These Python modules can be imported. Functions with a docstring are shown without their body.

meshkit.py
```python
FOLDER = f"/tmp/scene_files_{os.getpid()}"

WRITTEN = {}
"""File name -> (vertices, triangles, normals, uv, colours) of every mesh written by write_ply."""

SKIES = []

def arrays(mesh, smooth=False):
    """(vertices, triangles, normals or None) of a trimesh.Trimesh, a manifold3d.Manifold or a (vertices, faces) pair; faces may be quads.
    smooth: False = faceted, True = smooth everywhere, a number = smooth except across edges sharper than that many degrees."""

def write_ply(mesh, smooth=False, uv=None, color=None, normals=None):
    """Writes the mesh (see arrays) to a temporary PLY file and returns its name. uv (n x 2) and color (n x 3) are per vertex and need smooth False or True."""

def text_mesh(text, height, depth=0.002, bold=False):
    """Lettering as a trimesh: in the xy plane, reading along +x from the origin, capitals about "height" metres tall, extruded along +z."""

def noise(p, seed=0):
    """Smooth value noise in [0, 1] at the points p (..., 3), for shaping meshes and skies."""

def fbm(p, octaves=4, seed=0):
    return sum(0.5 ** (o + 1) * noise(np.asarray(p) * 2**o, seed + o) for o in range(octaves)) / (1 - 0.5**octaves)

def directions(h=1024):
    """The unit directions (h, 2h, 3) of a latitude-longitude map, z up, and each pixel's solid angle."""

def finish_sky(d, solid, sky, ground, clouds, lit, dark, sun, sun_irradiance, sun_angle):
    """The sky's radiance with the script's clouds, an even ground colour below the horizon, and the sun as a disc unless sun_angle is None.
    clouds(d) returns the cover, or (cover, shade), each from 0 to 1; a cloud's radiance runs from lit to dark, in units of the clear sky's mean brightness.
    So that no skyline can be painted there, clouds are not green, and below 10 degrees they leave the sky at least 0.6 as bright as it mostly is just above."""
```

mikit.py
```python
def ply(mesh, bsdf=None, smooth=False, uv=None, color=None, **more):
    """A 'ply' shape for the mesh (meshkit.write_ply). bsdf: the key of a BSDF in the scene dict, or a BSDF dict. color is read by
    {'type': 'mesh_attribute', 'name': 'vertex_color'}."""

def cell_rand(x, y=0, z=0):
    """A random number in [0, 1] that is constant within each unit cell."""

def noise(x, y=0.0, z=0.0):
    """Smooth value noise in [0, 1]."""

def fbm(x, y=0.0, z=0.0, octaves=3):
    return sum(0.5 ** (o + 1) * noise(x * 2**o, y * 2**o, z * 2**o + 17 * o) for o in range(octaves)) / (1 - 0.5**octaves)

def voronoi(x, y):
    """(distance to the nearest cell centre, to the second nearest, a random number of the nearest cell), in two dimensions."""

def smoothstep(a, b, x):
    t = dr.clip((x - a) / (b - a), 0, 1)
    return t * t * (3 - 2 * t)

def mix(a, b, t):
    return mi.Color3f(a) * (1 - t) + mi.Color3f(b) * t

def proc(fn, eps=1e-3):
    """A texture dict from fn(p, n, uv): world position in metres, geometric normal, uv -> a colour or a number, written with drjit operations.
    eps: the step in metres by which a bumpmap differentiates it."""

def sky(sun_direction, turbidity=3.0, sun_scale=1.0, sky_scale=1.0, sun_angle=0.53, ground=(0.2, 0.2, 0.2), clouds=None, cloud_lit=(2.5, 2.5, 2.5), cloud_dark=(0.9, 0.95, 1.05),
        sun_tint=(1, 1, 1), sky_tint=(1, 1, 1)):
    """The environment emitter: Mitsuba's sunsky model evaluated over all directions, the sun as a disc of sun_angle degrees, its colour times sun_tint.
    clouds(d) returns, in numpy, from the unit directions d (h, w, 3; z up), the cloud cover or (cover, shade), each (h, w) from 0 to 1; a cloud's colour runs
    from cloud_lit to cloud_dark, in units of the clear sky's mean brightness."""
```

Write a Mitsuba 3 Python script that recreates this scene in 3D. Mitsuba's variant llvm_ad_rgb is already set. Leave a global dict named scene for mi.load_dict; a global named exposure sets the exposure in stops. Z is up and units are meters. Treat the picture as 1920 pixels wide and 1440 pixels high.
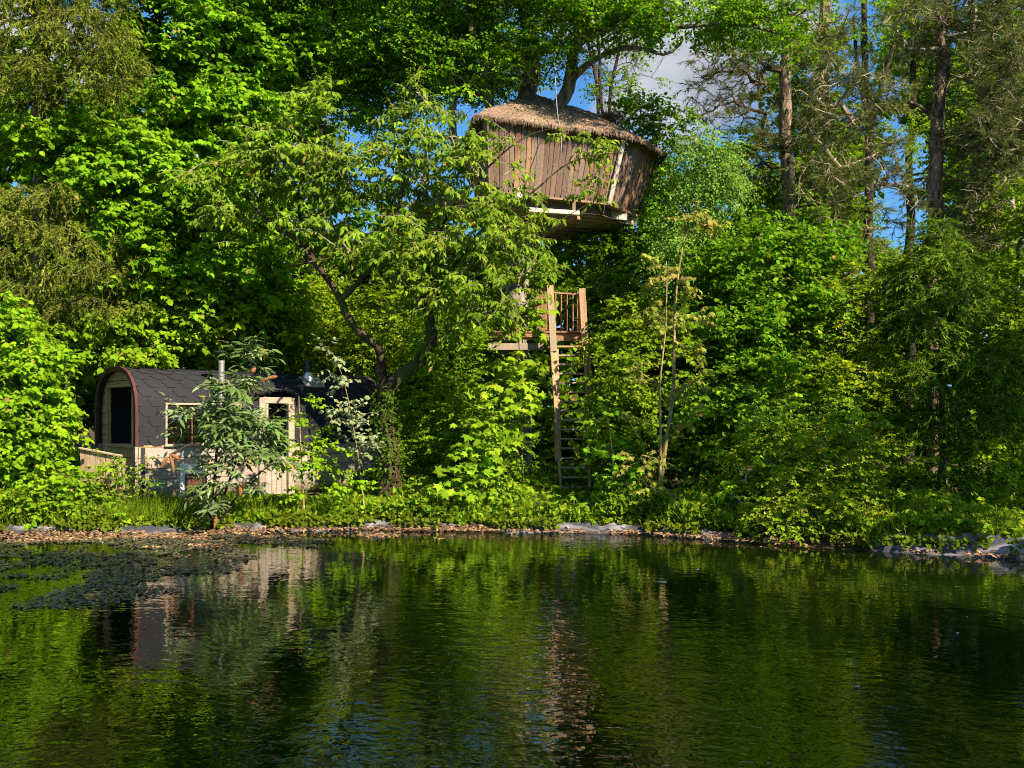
import math
import numpy as np
import drjit as dr
import mitsuba as mi
import mikit
import meshkit
from scipy.interpolate import PchipInterpolator
import shapely
from shapely.geometry import Polygon, LineString, box as sbox

T = mi.ScalarTransform4f
F, HZ, H = 1800.0, 790.0, 2.07          # focal length and horizon row of the photograph in its pixels, eye height above the water
scene, labels = {}, {}

# ---------------------------------------------------------------- camera, sky, exposure
exposure = 3.15
SUN = np.array([0.575, -0.565, 0.592])
SUN /= np.linalg.norm(SUN)
scene['camera'] = {'type': 'perspective', 'fov': 2 * math.degrees(math.atan(960 / F)), 'fov_axis': 'x', 'near_clip': 0.05, 'far_clip': 900.0,
                   'principal_point_offset_y': (720 - HZ) / 1440,
                   'to_world': T().look_at(origin=[0, 0, H], target=[0, 10, H], up=[0, 0, 1])}


def cloud_cover(d):
    q = np.stack([d[..., 0] * 4.5 + 4.3, d[..., 1] * 4.5, d[..., 2] * 9.0], -1)
    n = meshkit.fbm(q, 5, seed=394)
    cover = np.clip((n - 0.53) / 0.09, 0, 1)
    shade = np.clip((meshkit.fbm(q * 1.7 + 9, 4, seed=3) - 0.35) / 0.4, 0, 1)
    return cover * 0.92, shade


scene['sky'] = mikit.sky(SUN.tolist(), turbidity=3, sky_scale=0.72, clouds=cloud_cover, sun_tint=(0.95, 0.98, 1.10), cloud_lit=(2.3, 2.3, 2.35), cloud_dark=(1.0, 1.05, 1.2), sky_tint=(0.42, 0.74, 1.0), ground=(0.06, 0.08, 0.03))
UP = np.array([0, 0, 1.0])


def at(px, py, d):
    """The place that the photograph shows at this pixel, at the depth d (metres in front of the camera)."""
    return np.array([(px - 960) / F * d, d, H + (HZ - py) / F * d])


def unit(v):
    v = np.asarray(v, float)
    return v / (np.linalg.norm(v, axis=-1, keepdims=True) + 1e-12)


# ---------------------------------------------------------------- entries
def numbered(key):
    if key not in scene and key not in labels:
        return key
    k = 1
    while f'{key}_{k:03d}' in scene or f'{key}_{k:03d}' in labels:
        k += 1
    return f'{key}_{k:03d}'


def thing(name, label, category, group=None):
    key = numbered(name)
    labels[key] = {'label': label, 'category': category}
    if group:
        labels[key]['group'] = group
    return key


def put(key, mesh, bsdf, color=None, smooth=False, **props):
    key = numbered(key)
    if isinstance(mesh, MB):
        mesh, color = mesh.mesh(), color if color is not None else mesh.color()
    scene[key] = mikit.ply(mesh, bsdf, smooth=smooth, color=color)
    if props:
        labels.setdefault(key, {}).update(props)
    return key


class MB:
    """Gathers vertices, triangles and vertex colours of one mesh."""

    def __init__(self):
        self.v, self.f, self.c, self.n = [], [], [], 0

    def add(self, v, f, c=None):
        v, f = np.asarray(v, float), np.asarray(f, int)
        if f.shape[1] == 4:
            f = np.vstack([f[:, [0, 1, 2]], f[:, [0, 2, 3]]])
        self.v.append(v)
        self.f.append(f + self.n)
        if c is not None:
            self.c.append(np.broadcast_to(c, (len(v), 3)))
        self.n += len(v)
        return self

    def mesh(self):
        return np.vstack(self.v), np.vstack(self.f)

    def color(self):
        return np.vstack(self.c) if self.c else None


def spline(pts, n):
    pts = np.asarray(pts, float)
    t = np.r_[0, np.cumsum(np.linalg.norm(np.diff(pts, axis=0), axis=1))]
    return PchipInterpolator(t, pts)(np.linspace(0, t[-1], n))


def tube(pts, rad, sides=8, cap=True, rough=0.0, seed=0):
    p = np.asarray(pts, float)
    rad = np.broadcast_to(rad, (len(p),)).astype(float)
    t = unit(np.gradient(p, axis=0))
    a = np.cross(t[0], UP if abs(t[0][2]) < 0.8 else np.array([0, 1.0, 0]))
    A = []
    for k in range(len(p)):
        a = a - t[k] * (a @ t[k])
        a = a / np.linalg.norm(a)
        A.append(a)
    A = np.array(A)
    B = np.cross(t, A)
    ang = np.arange(sides) * 2 * np.pi / sides
    ring = np.cos(ang)[None, :, None] * A[:, None] + np.sin(ang)[None, :, None] * B[:, None]
    R = np.repeat(rad[:, None], sides, 1)
    if rough:
        R = R * (1 + rough * (2 * meshkit.fbm((p[:, None] + ring * rad[:, None, None]) * [3, 3, 1.2], 3, seed) - 1))
    v = (p[:, None] + ring * R[..., None]).reshape(-1, 3)
    i, j = np.meshgrid(np.arange(len(p) - 1), np.arange(sides), indexing='ij')
    q = np.stack([i * sides + j, i * sides + (j + 1) % sides, (i + 1) * sides + (j + 1) % sides, (i + 1) * sides + j], -1).reshape(-1, 4)
    f = np.vstack([q[:, [0, 1, 2]], q[:, [0, 2, 3]]])
    if cap:
        n0 = len(v)
        v = np.vstack([v, p[:1], p[-1:]])
        j = np.arange(sides)
        e = (len(p) - 1) * sides
        f = np.vstack([f, np.stack([j * 0 + n0, (j + 1) % sides, j], 1), np.stack([j * 0 + n0 + 1, e + j, e + (j + 1) % sides], 1)])
    return v, f


def beam(p0, p1, w, h, up=(0, 0, 1), bevel=0.006):
    """A squared timber from p0 to p1, w wide and h high across, with bevelled edges."""
    p0, p1 = np.asarray(p0, float), np.asarray(p1, float)
    d = unit(p1 - p0)
    s = unit(np.cross(d, np.asarray(up, float)))
    u = np.cross(s, d)
    b = min(bevel, w * 0.3, h * 0.3)
    x, y = w / 2, h / 2
    prof = [(-x + b, -y), (x - b, -y), (x, -y + b), (x, y - b), (x - b, y), (-x + b, y), (-x, y - b), (-x, -y + b)]
    v = np.array([p + s * a + u * c for p in (p0, p1) for a, c in prof])
    f = [(i, (i + 1) % 8, 8 + (i + 1) % 8) for i in range(8)] + [(i, 8 + (i + 1) % 8, 8 + i) for i in range(8)]
    f += [(0, i + 1, i) for i in range(1, 7)] + [(8, 8 + i, 8 + i + 1) for i in range(1, 7)]
    return v, np.array(f)


def hexa(bottom4, top4):
    """A block from two quads."""
    v = np.vstack([bottom4, top4])
    return v, np.array([(0, 3, 2, 1), (4, 5, 6, 7), (0, 1, 5, 4), (1, 2, 6, 5), (2, 3, 7, 6), (3, 0, 4, 7)])


def prism(poly, place, thick):
    """A shapely polygon extruded: place(x, y, h) puts its points, h from 0 to thick."""
    import trimesh
    mb = MB()
    for g in getattr(poly, 'geoms', [poly]):
        if g.geom_type == 'Polygon' and g.area > 1e-5:
            m = trimesh.creation.extrude_polygon(g, 1.0, engine='earcut')
            mb.add(place(m.vertices[:, 0], m.vertices[:, 1], m.vertices[:, 2] * thick), m.faces)
    return mb


# ---------------------------------------------------------------- materials
def rgb(c):
    return {'type': 'rgb', 'value': list(map(float, c))}


def bumped(bsdf, fn, scale, eps=2e-3):
    return {'type': 'bumpmap', 'arbitrary': mikit.proc(fn, eps), 'scale': scale, 'bsdf': bsdf}


def wood(name, dark, light, axis=(0, 0, 1), rough=0.75, wear=None, spec=0.25):
    ax = unit(axis)
    b = unit(np.cross(ax, [0.3, 0.5, 0.81]))
    c = np.cross(ax, b)

    def co(p):
        d = lambda k: p.x * float(k[0]) + p.y * float(k[1]) + p.z * float(k[2])  # noqa: E731
        return d(ax), d(b), d(c)

    def col(p, n, uv):
        q, r, s = co(p)
        g = mikit.fbm(q * 2.2, r * 55, s * 55, 3)
        m = mikit.fbm(q * 1.1 + 5, r * 6, s * 6, 3)
        t = dr.clip(g * 0.75 + m * 0.75 - 0.25, 0, 1)
        k = mikit.mix(dark, light, t)
        if wear is not None:
            k = mikit.mix(k, wear, mikit.smoothstep(0.5, 0.72, mikit.fbm(q * 0.9 + 3, r * 2.5, s * 2.5, 3)))
        return k

    scene[name] = {'type': 'twosided', 'bsdf': {'type': 'principled', 'base_color': mikit.proc(col), 'roughness': rough, 'specular': spec}}


def bark(name, dark, light, scale=1.0, moss=None):
    def col(p, n, uv):
        g = mikit.fbm(p.x * 16 * scale, p.y * 16 * scale, p.z * 5 * scale, 4)
        k = mikit.mix(dark, light, mikit.smoothstep(0.25, 0.75, g))
        if moss is not None:
            k = mikit.mix(k, moss, 0.85 * mikit.smoothstep(0.45, 0.65, mikit.fbm(p.x * 3 + 7, p.y * 3, p.z * 2, 3)))
        return k

    def bump(p, n, uv):
        return mikit.fbm(p.x * 22 * scale, p.y * 22 * scale, p.z * 6 * scale, 3)

    scene[name] = bumped({'type': 'principled', 'base_color': mikit.proc(col), 'roughness': 0.85, 'specular': 0.15}, bump, 0.03, 4e-3)


def leaf(name, rough, trans, spec):
    scene[name] = {'type': 'principledthin', 'base_color': {'type': 'mesh_attribute', 'name': 'vertex_color'}, 'roughness': rough, 'diff_trans': trans, 'eta': spec, 'spec_trans': 0.0}


leaf('leaf_soft', 0.45, 0.80, 1.4)
leaf('leaf_glossy', 0.36, 0.75, 1.45)
leaf('leaf_dull', 0.6, 0.6, 1.35)
scene['painted'] = {'type': 'twosided', 'bsdf': {'type': 'principled', 'base_color': {'type': 'mesh_attribute', 'name': 'vertex_color'}, 'roughness': 0.7, 'specular': 0.3}}
scene['litter_wet'] = {'type': 'twosided', 'bsdf': {'type': 'principled', 'base_color': {'type': 'mesh_attribute', 'name': 'vertex_color'}, 'roughness': 0.32, 'specular': 0.5}}
bark('bark_grey', (0.09, 0.08, 0.06), (0.30, 0.27, 0.22), 0.7)
bark('bark_dark', (0.012, 0.010, 0.008), (0.060, 0.046, 0.034), 1.2)
bark('bark_pine', (0.05, 0.035, 0.025), (0.34, 0.25, 0.18), 0.9)
bark('bark_cherry', (0.018, 0.012, 0.009), (0.085, 0.055, 0.035), 1.2, moss=(0.06, 0.085, 0.015))
bark('bark_young', (0.16, 0.13, 0.05), (0.34, 0.27, 0.12), 1.6)
scene['twig_pale'] = {'type': 'principled', 'base_color': rgb((0.34, 0.28, 0.20)), 'roughness': 0.8, 'specular': 0.2}
scene['twig_brown'] = {'type': 'principled', 'base_color': rgb((0.10, 0.07, 0.04)), 'roughness': 0.8, 'specular': 0.2}
ANG = math.radians(42)
AU = np.array([math.cos(ANG), math.sin(ANG), 0])          # along the cabin, from its near end
AS = np.array([-math.sin(ANG), math.cos(ANG), 0])         # across the cabin, from its pond side
wood('plank_pale', (0.21, 0.165, 0.12), (0.43, 0.36, 0.28), AU, wear=(0.27, 0.22, 0.17))
wood('plank_pale_grey', (0.22, 0.18, 0.14), (0.42, 0.37, 0.31), AU)
wood('plank_pale_warm', (0.26, 0.19, 0.13), (0.48, 0.385, 0.275), AU)
wood('plank_end', (0.27, 0.17, 0.075), (0.50, 0.35, 0.17), AS)
wood('plank_upright', (0.30, 0.20, 0.12), (0.55, 0.40, 0.27))
wood('rim_wood', (0.045, 0.016, 0.010), (0.11, 0.042, 0.025))
wood('inside_wood', (0.10, 0.035, 0.018), (0.20, 0.08, 0.04), AU)
for k, (a, b) in enumerate([((0.085, 0.05, 0.034), (0.26, 0.175, 0.125)), ((0.10, 0.052, 0.03), (0.30, 0.17, 0.10)), ((0.11, 0.07, 0.05), (0.32, 0.24, 0.18)), ((0.07, 0.045, 0.034), (0.22, 0.155, 0.115))]):
    wood(f'wall_wood_{k}', a, b, wear=(0.34, 0.20, 0.11) if k == 1 else None)
wood('beam_wood', (0.13, 0.085, 0.05), (0.34, 0.235, 0.14), (0.9, 0.42, 0))
wood('beam_pale', (0.33, 0.28, 0.22), (0.60, 0.54, 0.46), (0.9, 0.42, 0))
wood('stair_wood', (0.25, 0.150, 0.075), (0.58, 0.39, 0.22), wear=(0.33, 0.28, 0.20))
wood('stair_wood_dark', (0.18, 0.09, 0.045), (0.38, 0.21, 0.11), (1, 0.2, 0))
wood('stair_wood_grey', (0.22, 0.17, 0.12), (0.42, 0.34, 0.26), (1, 0.2, 0))


def shingle_col(p, n, uv):
    g = mikit.fbm(p.x * 140, p.y * 140, p.z * 140, 2)
    m = mikit.fbm(p.x * 1.5, p.y * 1.5, p.z * 1.5, 3)
    return mikit.mix((0.012, 0.0125, 0.015), (0.032, 0.033, 0.038), dr.clip(0.6 * g + 0.5 * m, 0, 1))


scene['bitumen'] = {'type': 'twosided', 'bsdf': {'type': 'principled', 'base_color': mikit.proc(shingle_col), 'roughness': 0.8, 'specular': 0.15}}


def thatch_col(p, n, uv):
    g = mikit.fbm(p.x * 30, p.y * 30, p.z * 22, 3)
    m = mikit.fbm(p.x * 1.3 + 3, p.y * 1.3, p.z * 1.6, 3)
    k = mikit.mix((0.13, 0.09, 0.06), (0.34, 0.24, 0.165), g)
    return mikit.mix(k, (0.12, 0.105, 0.06), 0.8 * mikit.smoothstep(0.52, 0.7, m))


scene['thatch'] = bumped({'type': 'principled', 'base_color': mikit.proc(thatch_col), 'roughness': 0.95, 'specular': 0.05},
                         lambda p, n, uv: mikit.fbm(p.x * 38, p.y * 38, p.z * 26, 2), 0.05, 4e-3)
scene['steel'] = {'type': 'twosided', 'bsdf': {'type': 'roughconductor', 'material': 'Al', 'alpha': 0.25}}
scene['steel_dull'] = {'type': 'twosided', 'bsdf': {'type': 'principled', 'base_color': rgb((0.34, 0.33, 0.30)), 'metallic': 0.6, 'roughness': 0.5}}
scene['black_metal'] = {'type': 'twosided', 'bsdf': {'type': 'principled', 'base_color': rgb((0.02, 0.02, 0.022)), 'roughness': 0.45}}
scene['white_board'] = {'type': 'twosided', 'bsdf': {'type': 'principled', 'base_color': mikit.proc(lambda p, n, uv: mikit.mix((0.60, 0.57, 0.50), (0.80, 0.78, 0.72), mikit.fbm(p.x * 5, p.y * 5, p.z * 5, 3))), 'roughness': 0.6}}
scene['rope'] = {'type': 'principled', 'base_color': rgb((0.24, 0.24, 0.24)), 'roughness': 0.5}
scene['pane'] = {'type': 'thindielectric'}
scene['seed_head'] = {'type': 'principled', 'base_color': rgb((0.22, 0.10, 0.035)), 'roughness': 0.9}


def soil_col(p, n, uv):
    a = mikit.fbm(p.x * 9, p.y * 9, p.z * 9, 4)
    b = mikit.fbm(p.x * 1.1, p.y * 1.1, 0, 3)
    k = mikit.mix((0.020, 0.014, 0.008), (0.075, 0.050, 0.028), a)
    return mikit.mix(k, (0.035, 0.05, 0.012), mikit.smoothstep(0.45, 0.65, b))


scene['soil'] = bumped({'type': 'principled', 'base_color': mikit.proc(soil_col), 'roughness': 0.95, 'specular': 0.1},
                       lambda p, n, uv: mikit.fbm(p.x * 14, p.y * 14, 0, 3), 0.05, 5e-3)
scene['liner'] = {'type': 'twosided', 'bsdf': {'type': 'principled', 'base_color': mikit.proc(
    lambda p, n, uv: mikit.mix((0.045, 0.048, 0.056), (0.22, 0.22, 0.23), mikit.smoothstep(0.4, 0.75, mikit.fbm(p.x * 3, p.y * 3, p.z * 9, 4)))), 'roughness': 0.42, 'specular': 0.6}}


def ripple(p, n, uv):
    calm = 0.40 + 1.05 * mikit.smoothstep(0.35, 0.65, mikit.fbm(p.x * 0.35, p.y * 0.22 + 3, 0, 2))
    wx = p.x + 0.25 * mikit.noise(p.x * 1.3, p.y * 1.3, 5)
    a = mikit.noise(wx * 4.5, p.y * 7.0, 1) * 0.0032
    b = mikit.noise(wx * 11 + 5, p.y * 16 + wx * 2, 2) * 0.0023
    c = mikit.noise(p.x * 30, p.y * 38, 3) * 0.0009
    return (a + b + c) * calm


scene['pond_water'] = bumped({'type': 'plastic', 'int_ior': 1.85, 'diffuse_reflectance': rgb((0.0050, 0.0092, 0.0013)), 'nonlinear': False}, ripple, 1.0, 4e-3)

# ---------------------------------------------------------------- ground, pond
SHORE_PX = [(-260, 1010), (0, 1005), (200, 1003), (400, 999), (550, 996), (700, 995), (900, 997), (1050, 1000), (1200, 1003), (1300, 1009), (1400, 1016), (1500, 1024), (1600, 1031), (1700, 1037), (1820, 1042), (1960, 1050)]
SHORE = [((px - 960) / F * (H * F / (py - HZ)), H * F / (py - HZ)) for px, py in SHORE_PX]
POND = Polygon(SHORE + [(9.6, 12.4), (10.8, 9.5), (11.2, 6), (10, 2.6), (6.5, 1.4), (0, 1.2), (-6, 1.6), (-10.5, 4), (-12.6, 9), (-12.6, 14)]).buffer(0.25).buffer(-0.25)
RING = POND.exterior


def ground_z(x, y):
    x, y = np.asarray(x, float), np.asarray(y, float)
    pts = shapely.points(x, y)
    d = shapely.distance(pts, RING)
    d = np.where(shapely.contains(POND, pts), -d, d)
    bump = meshkit.fbm(np.stack([x * 0.7, y * 0.7, x * 0], -1), 3, 2) - 0.5
    out = 0.16 * np.clip(d / 0.35, 0, 1) + 0.16 * np.clip((d - 0.3) / 2.2, 0, 1) + 0.016 * np.clip(d - 2, 0, 60) + 0.16 * bump * np.clip(d / 1.0, 0, 1)
    return np.where(d < 0, -0.8 * np.clip(-d / 3.0, 0, 1) - 0.02, out)


def axis_steps(a, b, fine, lo, hi):
    inner = np.arange(a, b + 1e-6, fine)
    left, right, s, x, y = [], [], fine, a, b
    while x > lo or y < hi:
        s *= 1.35
        x, y = x - s, y + s
        left.append(max(x, lo)), right.append(min(y, hi))
    return np.unique(np.r_[left, inner, right])


gx, gy = axis_steps(-15, 15, 0.2, -420, 420), axis_steps(-1, 30, 0.2, -420, 420)
X, Y = np.meshgrid(gx, gy, indexing='ij')
gv = np.stack([X, Y, ground_z(X.ravel(), Y.ravel()).reshape(X.shape)], -1).reshape(-1, 3)
gi, gj = np.meshgrid(np.arange(len(gx) - 1), np.arange(len(gy) - 1), indexing='ij')
gq = np.stack([gi * len(gy) + gj, (gi + 1) * len(gy) + gj, (gi + 1) * len(gy) + gj + 1, gi * len(gy) + gj + 1], -1).reshape(-1, 4)
put('ground', (gv, gq), 'soil', smooth=True, kind='structure', label='dark earth bank under the trees round the pond')
wv = np.array([[-14, 0.4, 0], [12.5, 0.4, 0], [12.5, 20, 0], [-14, 20, 0.0]])
put('water', (wv, [(0, 1, 2, 3)]), 'pond_water', kind='structure', label='dark green rippled pond reflecting the trees')

# pond liner: a creased dark sheet that comes out of the water all along the far bank
far_line = LineString(SHORE)
N = 1500
st = np.array([far_line.interpolate(t, normalized=True).coords[0] for t in np.linspace(0, 1, N)])
tn = unit(np.gradient(st, axis=0))
nrm = np.stack([-tn[:, 1], tn[:, 0]], -1)                 # away from the water
across = np.linspace(-0.22, 0.42, 12)
lv = []
rise = np.interp((st[:, 0] / st[:, 1] * F + 960), [0, 300, 700, 900, 950, 1230, 1260, 1330, 1620, 1660, 1920], [0.12, 0.10, 0.15, 0.08, 0.17, 0.16, 0.10, 0.08, 0.08, 0.26, 0.28])
for k, a in enumerate(across):
    s = np.arange(N) * 0.0156
    crease = 0.45 - 2.2 * np.abs(meshkit.fbm(np.stack([s * 3.2 + a * 3.5, np.full(N, a * 1.2), s * 0], -1), 3, 5) - 0.5) - 1.2 * np.abs(meshkit.fbm(np.stack([s * 8.5 - a * 5, np.full(N, a * 2.0), s * 0], -1), 2, 6) - 0.5)
    lump = (meshkit.fbm(np.stack([s * 0.8, np.full(N, a * 1.0), s * 0], -1), 2, 8) - 0.5)
    e = np.clip((a + 0.06) / 0.3, 0, 1)
    z = -0.05 + (rise + 0.07) * e + (0.10 * crease + 0.05 * lump) * np.clip((a + 0.2) / 0.2, 0, 1)
    xy = st + nrm * (a + 0.10 * crease[:, None])
    if k == len(across) - 1:
        z = z - 0.14
    lv.append(np.c_[xy, z])
lv = np.array(lv).transpose(1, 0, 2).reshape(-1, 3)
li, lj = np.meshgrid(np.arange(N - 1), np.arange(len(across) - 1), indexing='ij')
na = len(across)
put('pond_liner', (lv, np.stack([li * na + lj, (li + 1) * na + lj, (li + 1) * na + lj + 1, li * na + lj + 1], -1).reshape(-1, 4)), 'liner', smooth=True, kind='structure',
    label='creased dark pond liner sheet showing along the water edge')

# ---------------------------------------------------------------- leaves and trees
LEAF = {   # (along, across, up) of each vertex, triangles
    'rhomb': ([(0, 0, 0), (.45, -.5, .13), (1, 0, -.08), (.45, .5, .13)], [(0, 1, 2), (0, 2, 3)]),
    'ovate': ([(0, 0, 0), (.25, -.46, .10), (.68, -.38, .10), (1, 0, -.12), (.68, .38, .10), (.25, .46, .10)], [(0, 1, 5), (1, 2, 5), (2, 4, 5), (2, 3, 4)]),
    'long': ([(0, 0, 0), (.4, -.5, .06), (.75, -.3, 0), (1, 0, -.12), (.75, .3, 0), (.4, .5, .06)], [(0, 1, 5), (1, 2, 5), (2, 4, 5), (2, 3, 4)]),
    'maple': ([(0, 0, 0), (.12, -.28, .02), (.02, -.5, -.04), (.38, -.36, .05), (.62, -.56, -.05), (.62, -.22, .05), (1, 0, -.12), (.62, .22, .05), (.62, .56, -.05), (.38, .36, .05), (.02, .5, -.04), (.12, .28, .02)],
              [(0, 1, 11), (1, 2, 3), (1, 3, 11), (3, 9, 11), (9, 10, 11), (3, 4, 5), (3, 5, 9), (5, 7, 9), (7, 8, 9), (5, 6, 7)]),
    'needle': ([(0, -.5, 0), (0, .5, 0), (1, 0, 0)], [(0, 1, 2)]),
    'blade': ([(0, -.5, 0), (0, .5, 0), (.5, -.4, .03), (.5, .4, .03), (1, 0, -.12)], [(0, 1, 3), (0, 3, 2), (2, 3, 4)]),
}


def leaf_mesh(mb, pos, d, n, L, W, col, kind):
    tv, tf = LEAF[kind]
    tv, tf = np.array(tv), np.array(tf)
    d = unit(d)
    b = unit(np.cross(n, d))
    n = np.cross(d, b)
    L, W = np.broadcast_to(L, (len(pos),)), np.broadcast_to(W, (len(pos),))
    v = pos[:, None] + (d * L[:, None])[:, None] * tv[None, :, :1] + (b * W[:, None])[:, None] * tv[None, :, 1:2] + (n * L[:, None])[:, None] * tv[None, :, 2:]
    f = tf[None] + (np.arange(len(pos)) * len(tv))[:, None, None]
    mb.add(v.reshape(-1, 3), f.reshape(-1, 3), np.repeat(col, len(tv), 0))


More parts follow.
